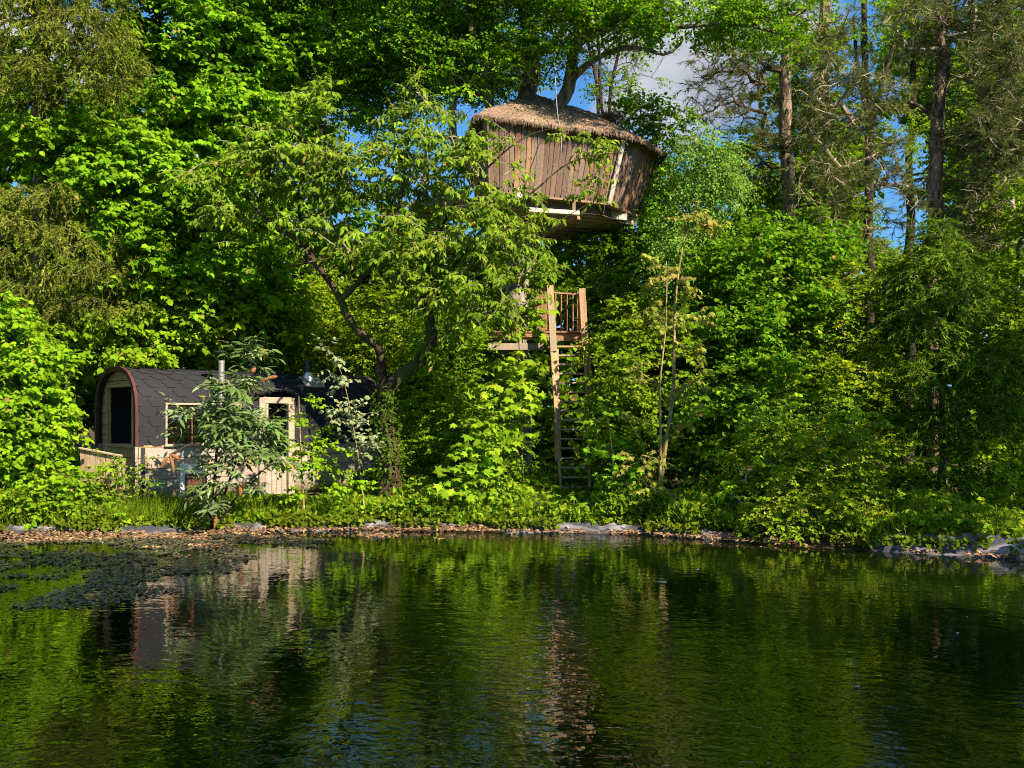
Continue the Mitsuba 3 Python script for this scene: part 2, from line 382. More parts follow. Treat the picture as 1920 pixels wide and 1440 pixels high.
# leaf length and width, shoot length, shoots to a clump, leaves to a shoot, droop of a shoot and of its leaves, colour, its spread and a second tint
SPEC = {
    'lime': dict(kind='ovate', L=.150, W=.128, shoot=.54, shoots=6, n=9, droop=.30, sag=.45, col=(0.154, 0.324, 0.0117), var=.26, tint=(0.262, 0.406, 0.0140), bsdf='leaf_soft'),
    'hazel': dict(kind='ovate', L=0.125, W=0.1, shoot=0.48, shoots=6, n=9, droop=.25, sag=.35, col=(0.192, 0.365, 0.0117), var=.25, tint=(0.293, 0.438, 0.0140), bsdf='leaf_soft'),
    'cherry': dict(kind='long', L=.165, W=.064, shoot=.50, shoots=5, n=10, droop=.28, sag=.75, col=(.155, .275, .014), var=.27, tint=(.275, .335, .026), bsdf='leaf_glossy'),
    'beech': dict(kind='rhomb', L=0.105, W=0.072, shoot=0.7, shoots=6, n=11, droop=.10, sag=.38, col=(0.151, 0.308, 0.011), var=.28, tint=(0.337, 0.447, 0.013), bsdf='leaf_soft'),
    'maple': dict(kind='rhomb', L=0.115, W=0.105, shoot=0.55, shoots=6, n=9, droop=.22, sag=.38, col=(0.131, 0.268, 0.0105), var=.28, tint=(0.246, 0.356, 0.0140), bsdf='leaf_soft'),
    'sycamore': dict(kind='maple', L=0.21, W=0.21, shoot=0.5, shoots=3, n=5, droop=.20, sag=.45, col=(0.176, 0.341, 0.0140), var=.25, tint=(0.308, 0.438, 0.0233), bsdf='leaf_soft'),
    'birch': dict(kind='rhomb', L=0.068, W=0.054, shoot=0.62, shoots=7, n=13, droop=.75, sag=.55, col=(0.176, 0.308, 0.0350), var=.3, tint=(0.338, 0.470, 0.1050), bsdf='leaf_glossy'),
    'spruce': dict(kind='needle', L=.095, W=.026, shoot=.36, shoots=8, n=22, droop=.70, sag=.40, col=(.105, .185, .018), var=.32, tint=(.22, .28, .036), bsdf='leaf_dull'),
    'young_spruce': dict(kind='needle', L=0.12, W=0.03, shoot=0.52, shoots=8, n=22, droop=.50, sag=.35, col=(0.092, 0.179, 0.0140), var=.3, tint=(0.216, 0.324, 0.0175), bsdf='leaf_dull'),
    'pine': dict(kind='needle', L=0.19, W=0.017, shoot=0.4, shoots=4, n=30, droop=.12, sag=.05, col=(0.100, 0.138, 0.0326), var=.3, tint=(0.185, 0.211, 0.0583), bsdf='leaf_dull'),
    'buddleia': dict(kind='long', L=0.22, W=0.054, shoot=0.5, shoots=5, n=10, droop=.05, sag=.35, col=(.090, .175, .036), var=.25, tint=(.24, .33, .15), bsdf='leaf_dull'),
    'whitebeam': dict(kind='ovate', L=0.13, W=0.1, shoot=0.42, shoots=4, n=6, droop=.05, sag=.2, col=(0.264, 0.348, 0.1512), var=.25, tint=(0.432, 0.504, 0.2916), bsdf='leaf_soft'),
    'bronze': dict(kind='maple', L=0.12, W=0.115, shoot=0.38, shoots=4, n=6, droop=.30, sag=.85, col=(0.240, 0.312, 0.0378), var=.25, tint=(0.336, 0.276, 0.0756), bsdf='leaf_soft'),
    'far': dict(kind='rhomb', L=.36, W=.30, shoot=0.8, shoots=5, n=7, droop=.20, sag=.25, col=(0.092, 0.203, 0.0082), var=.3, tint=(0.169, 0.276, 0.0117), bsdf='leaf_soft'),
    'small': dict(kind='rhomb', L=0.085, W=0.062, shoot=0.52, shoots=6, n=12, droop=.22, sag=.25, col=(0.162, 0.308, 0.0117), var=.28, tint=(0.293, 0.406, 0.0140), bsdf='leaf_soft'),
}


def scatter(rng, blobs, dens, gap):
    """Clump centres in ellipsoids (px, py, depth, rx px, ry px, rz m, weight), with gaps where a noise is low."""
    out = []
    for b in blobs:
        px, py, d, rx, ry, rz = b[:6]
        w = b[6] if len(b) > 6 else 1.0
        c, s = at(px, py, d), np.array([rx * d / F, rz, ry * d / F])
        n = max(3, int(dens * w * np.pi * s[0] * s[2] * (0.6 + 0.4 * min(s[1], 2))))
        u = unit(rng.normal(size=(n * 2, 3))) * rng.uniform(0, 1, (n * 2, 1)) ** 0.45
        p = c + u * s
        keep = meshkit.fbm(p * 0.95 + 31, 3, 7) > gap
        p = p[keep][:n]
        p = p[p[:, 2] > ground_z(p[:, 0], p[:, 1]) + 0.08]
        out.append(np.c_[p, np.repeat(c[None], len(p), 0)])
    return np.vstack(out)


def grow(rng, base, clumps, bow, down):
    """Branches from the nodes of trunk and limbs to every clump centre: (points, parents, load)."""
    P = np.zeros((len(base) + len(clumps) * 4, 3))
    P[:len(base)] = base
    par = np.full(len(P), -1)
    n = len(base)
    order = np.argsort(np.linalg.norm(clumps[:, None, :2] - base[None, ::4, :2], axis=-1).min(1) + 0.3 * rng.random(len(clumps)))
    tips = np.zeros(len(clumps), int)
    for k in order:
        c = clumps[k]
        q = P[:n] - c
        cost = np.linalg.norm(q, axis=1) + down * np.maximum(0, q[:, 2])
        j = int(np.argmin(cost))
        a, dist = P[j], np.linalg.norm(q[j])
        mid = (a + c) / 2 + np.array([0, 0, bow * dist]) + rng.normal(size=3) * 0.07 * dist
        last = j
        for t in (0.3, 0.65, 1.0):
            P[n] = a * (1 - t) ** 2 + mid * 2 * t * (1 - t) + c * t * t
            par[n] = last
            last = n
            n += 1
        tips[k] = last
    P, par = P[:n], par[:n]
    load = np.zeros(n)
    load[tips] = 1
    for i in range(n - 1, len(base) - 1, -1):
        if par[i] >= 0:
            load[par[i]] += load[i]
    return P, par, load


def sticks(mb, a, b, ra, rb, sides=3):
    """Many thin frustums at once."""
    d = unit(b - a)
    s = unit(np.cross(d, np.where(np.abs(d[:, 2:]) < 0.9, [0, 0, 1.0], [1.0, 0, 0])))
    u = np.cross(d, s)
    ang = np.arange(sides) * 2 * np.pi / sides
    ring = np.cos(ang)[None, :, None] * s[:, None] + np.sin(ang)[None, :, None] * u[:, None]
    v = np.concatenate([a[:, None] + ring * ra[:, None, None], b[:, None] + ring * rb[:, None, None]], 1)
    j = np.arange(sides)
    f = np.vstack([np.stack([j, (j + 1) % sides, sides + (j + 1) % sides], 1), np.stack([j, sides + (j + 1) % sides, sides + j], 1)])
    mb.add(v.reshape(-1, 3), (f[None] + (np.arange(len(a)) * 2 * sides)[:, None, None]).reshape(-1, 3))


def foliage(rng, mb, stalks, clumps, centres, sp, size=1.0, hang=0.0, per=1.0):
    """Leafy shoots round every clump centre."""
    m = max(1, int(round(sp['shoots'] * per)))
    k = len(clumps) * m
    c = np.repeat(clumps, m, 0)
    out = np.repeat(unit((clumps - centres) * [1, 1, 0.35] + 1e-6), m, 0)
    d = unit(out * 0.55 + unit(rng.normal(size=(k, 3))) * [1, 1, 0.45] + np.array([0, 0, 0.12 - hang]))
    Ls = sp['shoot'] * size * rng.uniform(0.6, 1.25, k)
    s = c + rng.normal(size=(k, 3)) * 0.07 * size
    n = sp['n']
    t = (np.arange(n) + 0.6) / n
    droop = sp['droop'] * rng.uniform(0.6, 1.4, k)
    p = s[:, None] + (d * Ls[:, None])[:, None] * t[None, :, None]
    p[..., 2] -= (droop * Ls)[:, None] * t ** 2
    tang = d[:, None] - np.array([0, 0, 1.0]) * (2 * droop[:, None, None] * t[None, :, None])
    tang = unit(tang)
    side = unit(np.cross(tang, UP))
    flip = np.where(np.arange(n) % 2, 1.0, -1.0)[None, :, None]
    if sp['kind'] == 'needle':
        rnd = unit(rng.normal(size=(k, n, 3)))
        ld = tang * 0.75 + rnd * 0.65
        ln = unit(rng.normal(size=(k, n, 3)))
    else:
        ld = tang * 0.50 + side * flip * 0.85 + rng.normal(size=(k, n, 3)) * 0.28
        ld[..., 2] -= sp['sag'] * rng.uniform(0.5, 1.5, (k, n))
        ln = np.array([0.20, -0.30, 0.85]) + rng.normal(size=(k, n, 3)) * 0.42
    cl = np.repeat(rng.normal(size=(len(clumps), 1)), m, 0) * 0.5 + rng.normal(size=(k, 1)) * 0.25 + rng.normal(size=(k, n)) * 0.55
    mixk = np.clip(rng.random((len(clumps), 1)).repeat(m, 0) * 0.7 + rng.normal(size=(k, n)) * 0.25, 0, 1)[..., None] ** 1.5
    col = (np.array(sp['col']) * (1 - mixk) + np.array(sp['tint']) * mixk) * np.exp(sp['var'] * cl)[..., None]
    col = np.where(rng.random((k, n, 1)) < (0 if sp['kind'] == 'maple' else .012), np.array([.36, .27, .07]), col * np.array([rng.uniform(.86, 1.18), 1.0, 1.0]))
    z = size * rng.uniform(0.55, 1.25, (k, n))
    leaf_mesh(mb, p.reshape(-1, 3), ld.reshape(-1, 3), ln.reshape(-1, 3), sp['L'] * z.ravel(), sp['W'] * z.ravel(), np.clip(col.reshape(-1, 3), 0.001, 0.75), sp['kind'])
    if stalks is not None:
        e = s + d * Ls[:, None]
        e[:, 2] -= droop * Ls
        mid = s + d * Ls[:, None] * 0.5
        mid[:, 2] -= droop * Ls * 0.25
        r = np.full(k, 0.0035 * size)
        sticks(stalks, s, mid, r * 1.3, r)
        sticks(stalks, mid, e, r, r * 0.5)


COUNT = {}


DENS = 1.75


def tree(name, label, category, seed, trunk, blobs, species, dens=9, gap=0.36, limbs=(), bark='bark_dark', twig='twig_brown', size=1.0, bow=0.10, down=0.5, hang=0.0, stalks=False, group=None, per=1.0, tip=0.006,
         sides=9, bare=0.0, leaf_parts=0):
    """A tree or bush: trunk = (points, radius at the foot, radius at the top); limbs the same; branches and leaves follow the blobs."""
    rng = np.random.default_rng(seed)
    key = thing(name, label, category, group)
    sp = SPEC[species]
    base = []
    for i, (pts, r0, r1) in enumerate([trunk] + list(limbs)):
        length = np.linalg.norm(np.diff(np.asarray(pts, float), axis=0), axis=1).sum()
        m = max(6, int(length / 0.22))
        c = spline(pts, m)
        wob = meshkit.fbm(np.stack([np.linspace(0, length * 0.8, m), np.full(m, seed * 3.1 + i), np.zeros(m)], -1), 3, 4)
        wob2 = meshkit.fbm(np.stack([np.linspace(0, length * 0.8, m), np.full(m, seed * 1.7 + i + 50), np.zeros(m)], -1), 3, 4)
        ease = np.minimum(1, np.linspace(0, 4, m))
        c[:, 0] += (wob - 0.5) * 1.3 * r0 * ease
        c[:, 1] += (wob2 - 0.5) * 1.3 * r0 * ease
        t = np.linspace(0, 1, m)
        r = r0 + (r1 - r0) * t ** 0.85
        if i == 0:
            r = r * (1 + 0.45 * np.exp(-t * length / 0.35))
        put(f'{key}__trunk' if i == 0 else f'{key}__limb', tube(c, r, sides if r0 > 0.05 else 6, rough=0.25 if r0 > 0.08 else 0.1, seed=seed + i), bark, smooth=True)
        base.append(c)
    base = np.vstack(base)
    rows = scatter(rng, blobs, dens * (1.0 if species == 'far' else DENS), gap)
    clumps, centres = rows[:, :3], rows[:, 3:]
    P, par, load = grow(rng, base, clumps, bow, down)
    ch = np.nonzero(par >= 0)[0]
    rb = tip * load[ch] ** 0.45
    pr = par[ch]
    ra = np.where(pr >= len(base), tip * load[pr] ** 0.45, rb * 1.15)
    wood_mb = MB()
    big = rb > 0.012
    if big.any():
        sticks(wood_mb, P[pr][big], P[ch][big], ra[big], rb[big], 5)
    if (~big).any():
        sticks(wood_mb, P[pr][~big], P[ch][~big], ra[~big], rb[~big], 3)
    mb = MB()
    lit = rng.random(len(clumps)) >= bare
    foliage(rng, mb, wood_mb if stalks else None, clumps[lit], centres[lit], sp, size, hang, per)
    if bare:
        e = MB()
        k = int(bare * len(clumps)) * 3
        a = clumps[rng.integers(0, len(clumps), k)]
        d = unit(rng.normal(size=(k, 3)) + [0, 0, -0.5]) * rng.uniform(0.2, 0.6, (k, 1))
        m = a + d * 0.5 + rng.normal(size=(k, 3)) * 0.05
        sticks(wood_mb, a, m, np.full(k, tip), np.full(k, tip * 0.8))
        sticks(wood_mb, m, a + d + np.array([0, 0, -0.1]), np.full(k, tip * 0.8), np.full(k, tip * 0.4))
    put(f'{key}__branches', (np.vstack(wood_mb.v), np.vstack(wood_mb.f)), twig, kind='stuff')
    v, f = mb.mesh()
    if leaf_parts:
        c, nv, nf = mb.color(), len(LEAF[sp['kind']][0]), len(LEAF[sp['kind']][1])
        v, c, f0 = v.reshape(-1, nv, 3), c.reshape(-1, nv, 3), np.array(LEAF[sp['kind']][1])
        order = np.argsort(v[:, 0, 1])
        for i in order[:leaf_parts]:
            put(f'{key}__leaf', (v[i], f0), sp['bsdf'], color=c[i])
        rest = order[leaf_parts:]
        v, c = v[rest].reshape(-1, 3), c[rest].reshape(-1, 3)
        f = (f0[None] + (np.arange(len(rest)) * nv)[:, None, None]).reshape(-1, 3)
        put(f'{key}__crown', (v, f), sp['bsdf'], color=c, kind='stuff')
    else:
        put(f'{key}__crown', mb, sp['bsdf'], kind='stuff')
    COUNT[key] = (len(clumps), sum(len(x) for x in mb.f), sum(len(x) for x in wood_mb.f))
    return key


def foot(px, d, lift=-0.05):
    x = (px - 960) / F * d
    return np.array([x, d, float(ground_z([x], [d])[0]) + lift])


def stem(px, d, *ups):
    """A trunk from the ground under the pixel column px at depth d through the pixels ups (px, py[, depth])."""
    return [foot(px, d)] + [at(u[0], u[1], u[2] if len(u) > 2 else d) for u in ups]

# ---------------------------------------------------------------- the rounded wooden cabin
O = at(258, 945, 19.4)
O[2] = 0.0
LEN, WID = 5.9, 2.30
Z0, ZB, ZS, ZA, ZT = 0.40, 0.86, 1.585, 2.18, 3.18       # underside, end of the lower curve, sill, start of the arch, ridge


def profile():
    a = np.linspace(0, np.pi / 2, 14)
    low = [(0.42 * (1 - math.sin(t)), Z0 + (ZB - Z0) * (1 - math.cos(t))) for t in a]
    arch = [(WID / 2 * (1 - math.copysign(abs(math.cos(t)) ** .8, math.cos(t))), ZA + (ZT - ZA) * math.sin(t) ** .8) for t in np.linspace(0, np.pi, 41)]
    far = [(WID - s, z) for s, z in low[::-1]]
    return np.array(low + arch + far)


PROF = profile()
PL = np.r_[0, np.cumsum(np.linalg.norm(np.diff(PROF, axis=0), axis=1))]


def prof(l):
    s, z = np.interp(l, PL, PROF[:, 0]), np.interp(l, PL, PROF[:, 1])
    e = 0.03
    ds = np.interp(l + e, PL, PROF[:, 0]) - np.interp(l - e, PL, PROF[:, 0])
    dz = np.interp(l + e, PL, PROF[:, 1]) - np.interp(l - e, PL, PROF[:, 1])
    n = np.hypot(ds, dz) + 1e-9
    return s, z, -dz / n, ds / n                              # outward normal in (s, z)


def l_of_z(z):
    k = int(np.argmax(PROF[:, 1]))
    return float(np.interp(z, PROF[:k + 1, 1], PL[:k + 1]))


def cab(u, s, z):
    u, s, z = np.broadcast_arrays(np.asarray(u, float), s, z)
    return O + u[..., None] * AU + s[..., None] * AS + z[..., None] * UP


def skin(u, l, h):
    s, z, ns, nz = prof(l)
    return cab(u, s + ns * h, z + nz * h)


def u_of(px, s=0.0):
    k = (px - 960) / F
    o = O + s * AS
    return (k * o[1] - o[0]) / (AU[0] - k * AU[1])


def z_of(py, u, s=0.0):
    return H + (HZ - py) / F * (O + u * AU + s * AS)[1]


def curved(poly, h0, h1, step=0.13, tilt=None):
    """A piece of the curved skin: a polygon in (u, l) between the heights h0 and h1 above the skin."""
    mb = MB()
    u0, l0, u1, l1 = poly.bounds
    k0, k1 = math.floor(l0 / step), math.ceil(l1 / step)
    for k in range(k0, k1):
        g = poly.intersection(sbox(u0 - 1, k * step, u1 + 1, (k + 1) * step))
        if not g.is_empty:
            def place(x, y, t):
                q = 0 if tilt is None else tilt * (1 - (y - l0) / (l1 - l0 + 1e-9))
                return skin(x, y, h0 + (h1 - h0) * t + q)
            b = prism(g, place, 1.0)
            if b.n:
                mb.add(*b.mesh())
    return mb


LS, LR = l_of_z(ZS), float(PL[int(np.argmax(PROF[:, 1]))])
LF = PL[-1] - LS
win_u = (u_of(312), u_of(447))
door_u = (u_of(486), u_of(548))
win_z = (ZS + 0.02, z_of(760, 1.2))
holes = shapely.union_all([sbox(win_u[0], l_of_z(win_z[0]), win_u[1], l_of_z(win_z[1])), sbox(door_u[0], -1, door_u[1], l_of_z(2.62))])

cabin = thing('cabin', 'rounded wooden cabin with black hexagon shingles and pale plank sides at the left bank', 'cabin')
roof_poly = sbox(0, LS, LEN, LF).difference(holes)
put(f'{cabin}__roof', curved(roof_poly, -0.05, 0.0, 0.16), 'bitumen')
for r in range(30):
    lo = LS - 0.03 + r * 0.205
    if lo > LR - 0.12:
        break
    for c in range(-1, 18):
        uc = 0.02 + (c + 0.5 * (r % 2)) * 0.37
        tab = Polygon([(uc - .182, lo + .31), (uc - .182, lo + .125), (uc - .085, lo), (uc + .085, lo), (uc + .182, lo + .125), (uc + .182, lo + .31)])
        tab = tab.intersection(sbox(-0.02, LS - 0.03, LEN + 0.02, LR + 0.02)).difference(holes)
        if tab.area > 0.01:
            put(f'{cabin}__roof__shingle', curved(tab, 0.004, 0.011, 0.2, tilt=0.016 + 0.003 * ((c * 7 + r * 3) % 3)), 'bitumen')
put(f'{cabin}__roof__ridge_strip', curved(sbox(-0.02, LR - 0.06, LEN + 0.02, LR + 0.30), 0.022, 0.034, 0.12), 'bitumen')
# side planks
pal = ['plank_pale', 'plank_pale_grey', 'plank_pale_warm']
panel_u = (u_of(337), u_of(392))
panel_l = (0.35, l_of_z(z_of(869, u_of(360))))
cut = shapely.union_all([holes, sbox(panel_u[0], -1, panel_u[1], panel_l[1])])
edges = [0.0, 0.27, 0.49, 0.71, 0.93, 1.15, LS - 0.035]
for k in range(len(edges) - 1):
    for a, b in ((0.0, door_u[0] - 0.01), (door_u[1] + 0.01, LEN)):
        g = sbox(a + 0.02, edges[k] + 0.007, b, edges[k + 1] - 0.007).difference(cut)
        for part in getattr(g, 'geoms', [g]):
            if part.area > 0.01:
                put(f'{cabin}__plank', curved(part, -0.03, 0.0 + 0.008 * (k % 2), 0.11), pal[(k * 2 + int(a)) % 3])
put(f'{cabin}__lining', curved(sbox(0.02, 0.0, LEN, LS).difference(holes), -0.06, -0.034, 0.16), 'inside_wood')
put(f'{cabin}__far_side', curved(sbox(0.0, LF, LEN, PL[-1]), -0.05, 0.0, 0.16), 'plank_pale_grey')
put(f'{cabin}__sill_board', curved(sbox(0.0, LS - 0.045, LEN, LS - 0.005).difference(holes), -0.01, 0.022, 0.2), 'plank_end')
# rims of the near end
put(f'{cabin}__rim', curved(sbox(-0.06, LS - 0.02, 0.0, LF + 0.02), -0.055, 0.040, 0.09), 'rim_wood', label='red brown arched rim round the end wall')
put(f'{cabin}__rim_foot', curved(sbox(-0.06, 0.0, 0.0, LS - 0.03), -0.05, 0.025, 0.09), 'plank_pale')
put(f'{cabin}__strap', curved(sbox(0.06, 0.02, 0.15, LS - 0.04), 0.004, 0.012, 0.08), 'black_metal', label='dark metal strap down the plank side')
put(f'{cabin}__far_rim', curved(sbox(LEN, 0.0, LEN + 0.10, LF), -0.055, 0.035, 0.12), 'plank_pale')
# end walls
body = Polygon(PROF)
ez = lambda py, s: z_of(py, 0.14, s)  # noqa: E731


def s_of(px):
    k = (px - 960) / F
    o = O + 0.14 * AU
    return (k * o[1] - o[0]) / (AS[0] - k * AS[1])


es0, es1 = s_of(245), s_of(176)
es0, es1 = 0.34, 1.78
eo = sbox(es0, ez(834, es0), es1, ez(726, (es0 + es1) / 2))
inner = body.buffer(-0.05)
zz = Z0
k = 0
while zz < ZT:
    g = inner.intersection(sbox(-1, zz + 0.007, 4, zz + 0.223)).difference(eo)
    for part in getattr(g, 'geoms', [g]):
        if part.area > 0.004:
            put(f'{cabin}__end_plank', prism(part, lambda x, y, h: cab(0.07 + h, x, y), 0.03 + 0.004 * (k % 2)), 'plank_end')
    zz += 0.23
    k += 1
ex = eo.bounds
fr = 0.06
ew = put(f'{cabin}__end_window', MB().add(*beam(cab(0.05, ex[0] - .02, ex[1]), cab(0.05, ex[0] - .02, ex[3]), fr, .09, AU)), 'plank_end')
put(f'{ew}__frame_bar', MB().add(*beam(cab(0.05, ex[2] + .02, ex[1]), cab(0.05, ex[2] + .02, ex[3]), fr, .09, AU)), 'plank_end')
put(f'{ew}__frame_bar', MB().add(*beam(cab(0.051, ex[0] - .05, ex[3] + .03), cab(0.051, ex[2] + .05, ex[3] + .03), fr, .09, AU)), 'plank_end')
put(f'{ew}__frame_bar', MB().add(*beam(cab(0.049, ex[0] - .05, ex[1] - .03), cab(0.049, ex[2] + .05, ex[1] - .03), fr, .10, AU)), 'plank_end')
pb = sbox(0.30, 1.45, 1.02, 2.30)
put(f'{cabin}__partition', prism(inner.difference(pb), lambda x, y, h: cab(1.15 + h, x, y), 0.03), 'inside_wood')
put(f'{cabin}__partition__pane', (cab(1.165, [0.3, 1.02, 1.02, 0.3], [1.45, 1.45, 2.3, 2.3]), [(0, 1, 2, 3)]), 'pane')
put(f'{cabin}__far_end_wall', prism(inner, lambda x, y, h: cab(LEN - 0.1 + h, x, y), 0.04), 'plank_pale')
put(f'{cabin}__floor', MB().add(*beam(cab(0.1, WID / 2, Z0 + 0.03), cab(LEN, WID / 2, Z0 + 0.03), WID - 0.9, 0.06)), 'inside_wood')
for s in (0.55, WID - 0.55):
    put(f'{cabin}__skid', MB().add(*beam(cab(-0.05, s, 0.26), cab(LEN + 0.1, s, 0.26), 0.12, 0.24)), 'beam_wood')
# long window in the shingled side
wz0, wz1 = win_z
sw = put(f'{cabin}__window', MB().add(*beam(cab(win_u[0] - .02, -0.01, wz0 - .02), cab(win_u[0] - .02, -0.01, wz1 + .02), .045, .11, AS)), 'plank_pale')
put(f'{sw}__frame_bar', MB().add(*beam(cab(win_u[1] + .02, -0.01, wz0 - .02), cab(win_u[1] + .02, -0.01, wz1 + .02), .045, .11, AS)), 'plank_pale')
put(f'{sw}__frame_bar', MB().add(*beam(cab(win_u[0] - .045, -0.012, wz1 + .025), cab(win_u[1] + .045, -0.012, wz1 + .025), .12, .04)), 'plank_pale_warm')
put(f'{sw}__frame_bar', MB().add(*beam(cab(win_u[0] - .06, -0.02, wz0 - .03), cab(win_u[1] + .06, -0.02, wz0 - .03), .14, .05)), 'plank_pale_warm')
put(f'{sw}__pane', (cab([win_u[0], win_u[1], win_u[1], win_u[0]], 0.03, [wz0, wz0, wz1, wz1]), [(0, 1, 2, 3)]), 'pane')
# door with two jambs, glass above and boards below
d0, d1 = door_u
dt = 2.60
door = put(f'{cabin}__door', MB().add(*beam(cab(d0 + .05, 0.0, Z0 + .02), cab(d0 + .05, 0.0, dt), .15, .13, AS)), 'plank_pale', label='narrow plank door under a small bent black canopy')
put(f'{door}__jamb', MB().add(*beam(cab(d1 - .05, 0.0, Z0 + .02), cab(d1 - .05, 0.0, dt), .15, .13, AS)), 'plank_pale_warm')
put(f'{door}__board', MB().add(*beam(cab(d0 + .17, 0.005, Z0 + .02), cab(d0 + .17, 0.005, dt - .02), .06, .10, AS)), 'plank_pale_grey')
put(f'{door}__lintel', MB().add(*beam(cab(d0 + .06, 0.004, dt - .06), cab(d1 - .06, 0.004, dt - .06), .13, .14)), 'plank_pale_warm')
put(f'{door}__rail', MB().add(*beam(cab(d0 + .20, 0.02, 1.20), cab(d1 - .12, 0.02, 1.20), .08, .16)), 'plank_pale_grey')
put(f'{door}__pane', (cab([d0 + .2, d1 - .12, d1 - .12, d0 + .2], 0.06, [1.28, 1.28, dt - .12, dt - .12]), [(0, 1, 2, 3)]), 'pane')
for k in range(4):
    w = (d1 - d0 - .32) / 4
    put(f'{door}__panel_board', MB().add(*beam(cab(d0 + .20 + w * (k + .5), 0.05, Z0 + .04), cab(d0 + .20 + w * (k + .5), 0.05, 1.12), w - .008, .04, AS)), 'plank_pale_grey')
cu = np.linspace(d0 - .12, d1 + .12, 15)
cl = np.linspace(0, 1, 5)
CU, CL = np.meshgrid(cu, cl, indexing='ij')
bend = 0.10 * np.sin((CU - cu[0]) / (cu[-1] - cu[0]) * np.pi)
cv = cab(CU, 0.30 - 0.46 * CL, 2.86 - 0.20 * CL + bend * CL)
ci, cj = np.meshgrid(np.arange(14), np.arange(4), indexing='ij')
cq = np.stack([ci * 5 + cj, (ci + 1) * 5 + cj, (ci + 1) * 5 + cj + 1, ci * 5 + cj + 1], -1).reshape(-1, 4)
cvv = cv.reshape(-1, 3)
put(f'{cabin}__canopy', (np.vstack([cvv, cvv - [0, 0, .03]]), np.vstack([cq, cq[:, ::-1] + 75])), 'bitumen', smooth=True)
# white board with a black stove front
pu0, pu1 = panel_u
pz0, pz1 = z_of(938, u_of(340)), z_of(870, u_of(340))
wp = put(f'{cabin}__white_panel', MB().add(*hexa(cab([pu0, pu1, pu1, pu0], [.10, .10, .03, .03], pz0), cab([pu0, pu1, pu1, pu0], [.10, .10, .03, .03], (pz0 + pz1) / 2 - .004)))
         .add(*hexa(cab([pu0, pu1, pu1, pu0], [.03, .03, -.03, -.03], (pz0 + pz1) / 2 + .004), cab([pu0, pu1, pu1, pu0], [.03, .03, -.03, -.03], pz1))), 'white_board', label='white board with a small black stove hatch')
put(f'{wp}__lower_board', MB().add(*hexa(cab([pu0, pu1, pu1, pu0], [-.035, -.035, .05, .05], pz0 + .01), cab([pu0, pu1, pu1, pu0], [-.035, -.035, .05, .05], (pz0 + pz1) / 2 - .006))), 'white_board')
su0, su1, sz0, sz1 = u_of(347), u_of(384), z_of(932, u_of(360)), z_of(889, u_of(360))
for a, b in (((su0, sz0), (su0, sz1)), ((su1, sz0), (su1, sz1)), ((su0, sz1), (su1, sz1)), ((su0, sz0), (su1, sz0))):
    put(f'{wp}__hatch_bar', MB().add(*beam(cab(a[0], -.06, a[1]), cab(b[0], -.06, b[1]), .035, .05, AS)), 'black_metal')
put(f'{wp}__hatch_glass', MB().add(*hexa(cab([su0, su1, su1, su0], [-.05, -.05, -.04, -.04], sz0), cab([su0, su1, su1, su0], [-.05, -.05, -.04, -.04], sz1))), 'rim_wood')
for k in range(7):
    uu = su0 + (su1 - su0) * (k + .5) / 7
    put(f'{wp}__vent_fin', MB().add(*beam(cab(uu, -.062, sz0 + .03), cab(uu, -.062, sz0 + .03 + (sz1 - sz0) * .33), .018, .02, AS)), 'steel_dull')


def lathe(rz, centre, n=20, axis=UP):
    rz = np.array(rz, float)
    ax = unit(axis)
    a = unit(np.cross(ax, [0.3, 0.9, 0.1]))
    b = np.cross(ax, a)
    ang = np.arange(n) * 2 * np.pi / n
    v = (np.asarray(centre) + rz[:, None, 1:] * ax + rz[:, None, :1] * (np.cos(ang)[None, :, None] * a + np.sin(ang)[None, :, None] * b)).reshape(-1, 3)
    i, j = np.meshgrid(np.arange(len(rz) - 1), np.arange(n), indexing='ij')
    return v, np.stack([i * n + j, i * n + (j + 1) % n, (i + 1) * n + (j + 1) % n, (i + 1) * n + j], -1).reshape(-1, 4)


pu = u_of(415, -0.2)
pz = [z_of(y, pu, -0.2) for y in (775, 676, 661)]
pipe = put(f'{cabin}__flue_pipe', MB().add(*tube([cab(pu, 0.12, pz[0] - .08), cab(pu, -0.08, pz[0] - .08), cab(pu, -0.17, pz[0] - .05), cab(pu, -0.20, pz[0] + .04), cab(pu, -0.20, pz[0] + .4), cab(pu, -0.20, pz[1])], 0.062, 14)), 'steel_dull', smooth=40, label='upright grey flue pipe with a flat cap')
for t in (0.3, 0.62, 0.97):
    put(f'{pipe}__pipe_collar', lathe([(0.062, -.03), (0.072, -.025), (0.072, .025), (0.062, .03)], cab(pu, -0.20, pz[0] + (pz[1] - pz[0]) * t), 14), 'steel_dull', smooth=40)
put(f'{pipe}__cap', MB().add(*lathe([(0.0, .05), (0.06, .035), (0.135, .0), (0.125, -.01), (0.0, .02)], cab(pu, -0.20, pz[2]), 16)).add(*tube([cab(pu + .09, -.2, pz[2] - .01), cab(pu + .05, -.2, pz[1] - .06)], .008, 5)).add(*tube([cab(pu - .09, -.2, pz[2] - .01), cab(pu - .05, -.2, pz[1] - .06)], .008, 5)), 'black_metal', smooth=40)
cs = 0.50
cuu = u_of(577, cs)
cz = z_of(716, cuu, cs)
cc = cab(cuu, cs, cz)
cowl = put(f'{cabin}__roof_cowl', lathe([(0.19, 0.0), (0.18, 0.04), (0.10, 0.20), (0.085, 0.22)], cc, 22), 'steel', smooth=40, label='short shiny roof cowl with a conical skirt')
put(f'{cowl}__stack', lathe([(0.085, .22), (.082, .28), (.095, .285), (.095, .31), (.08, .315), (.078, .36), (.09, .365), (.09, .39), (.06, .40), (.055, .50), (.0, .50)], cc, 18), 'black_metal', smooth=40)
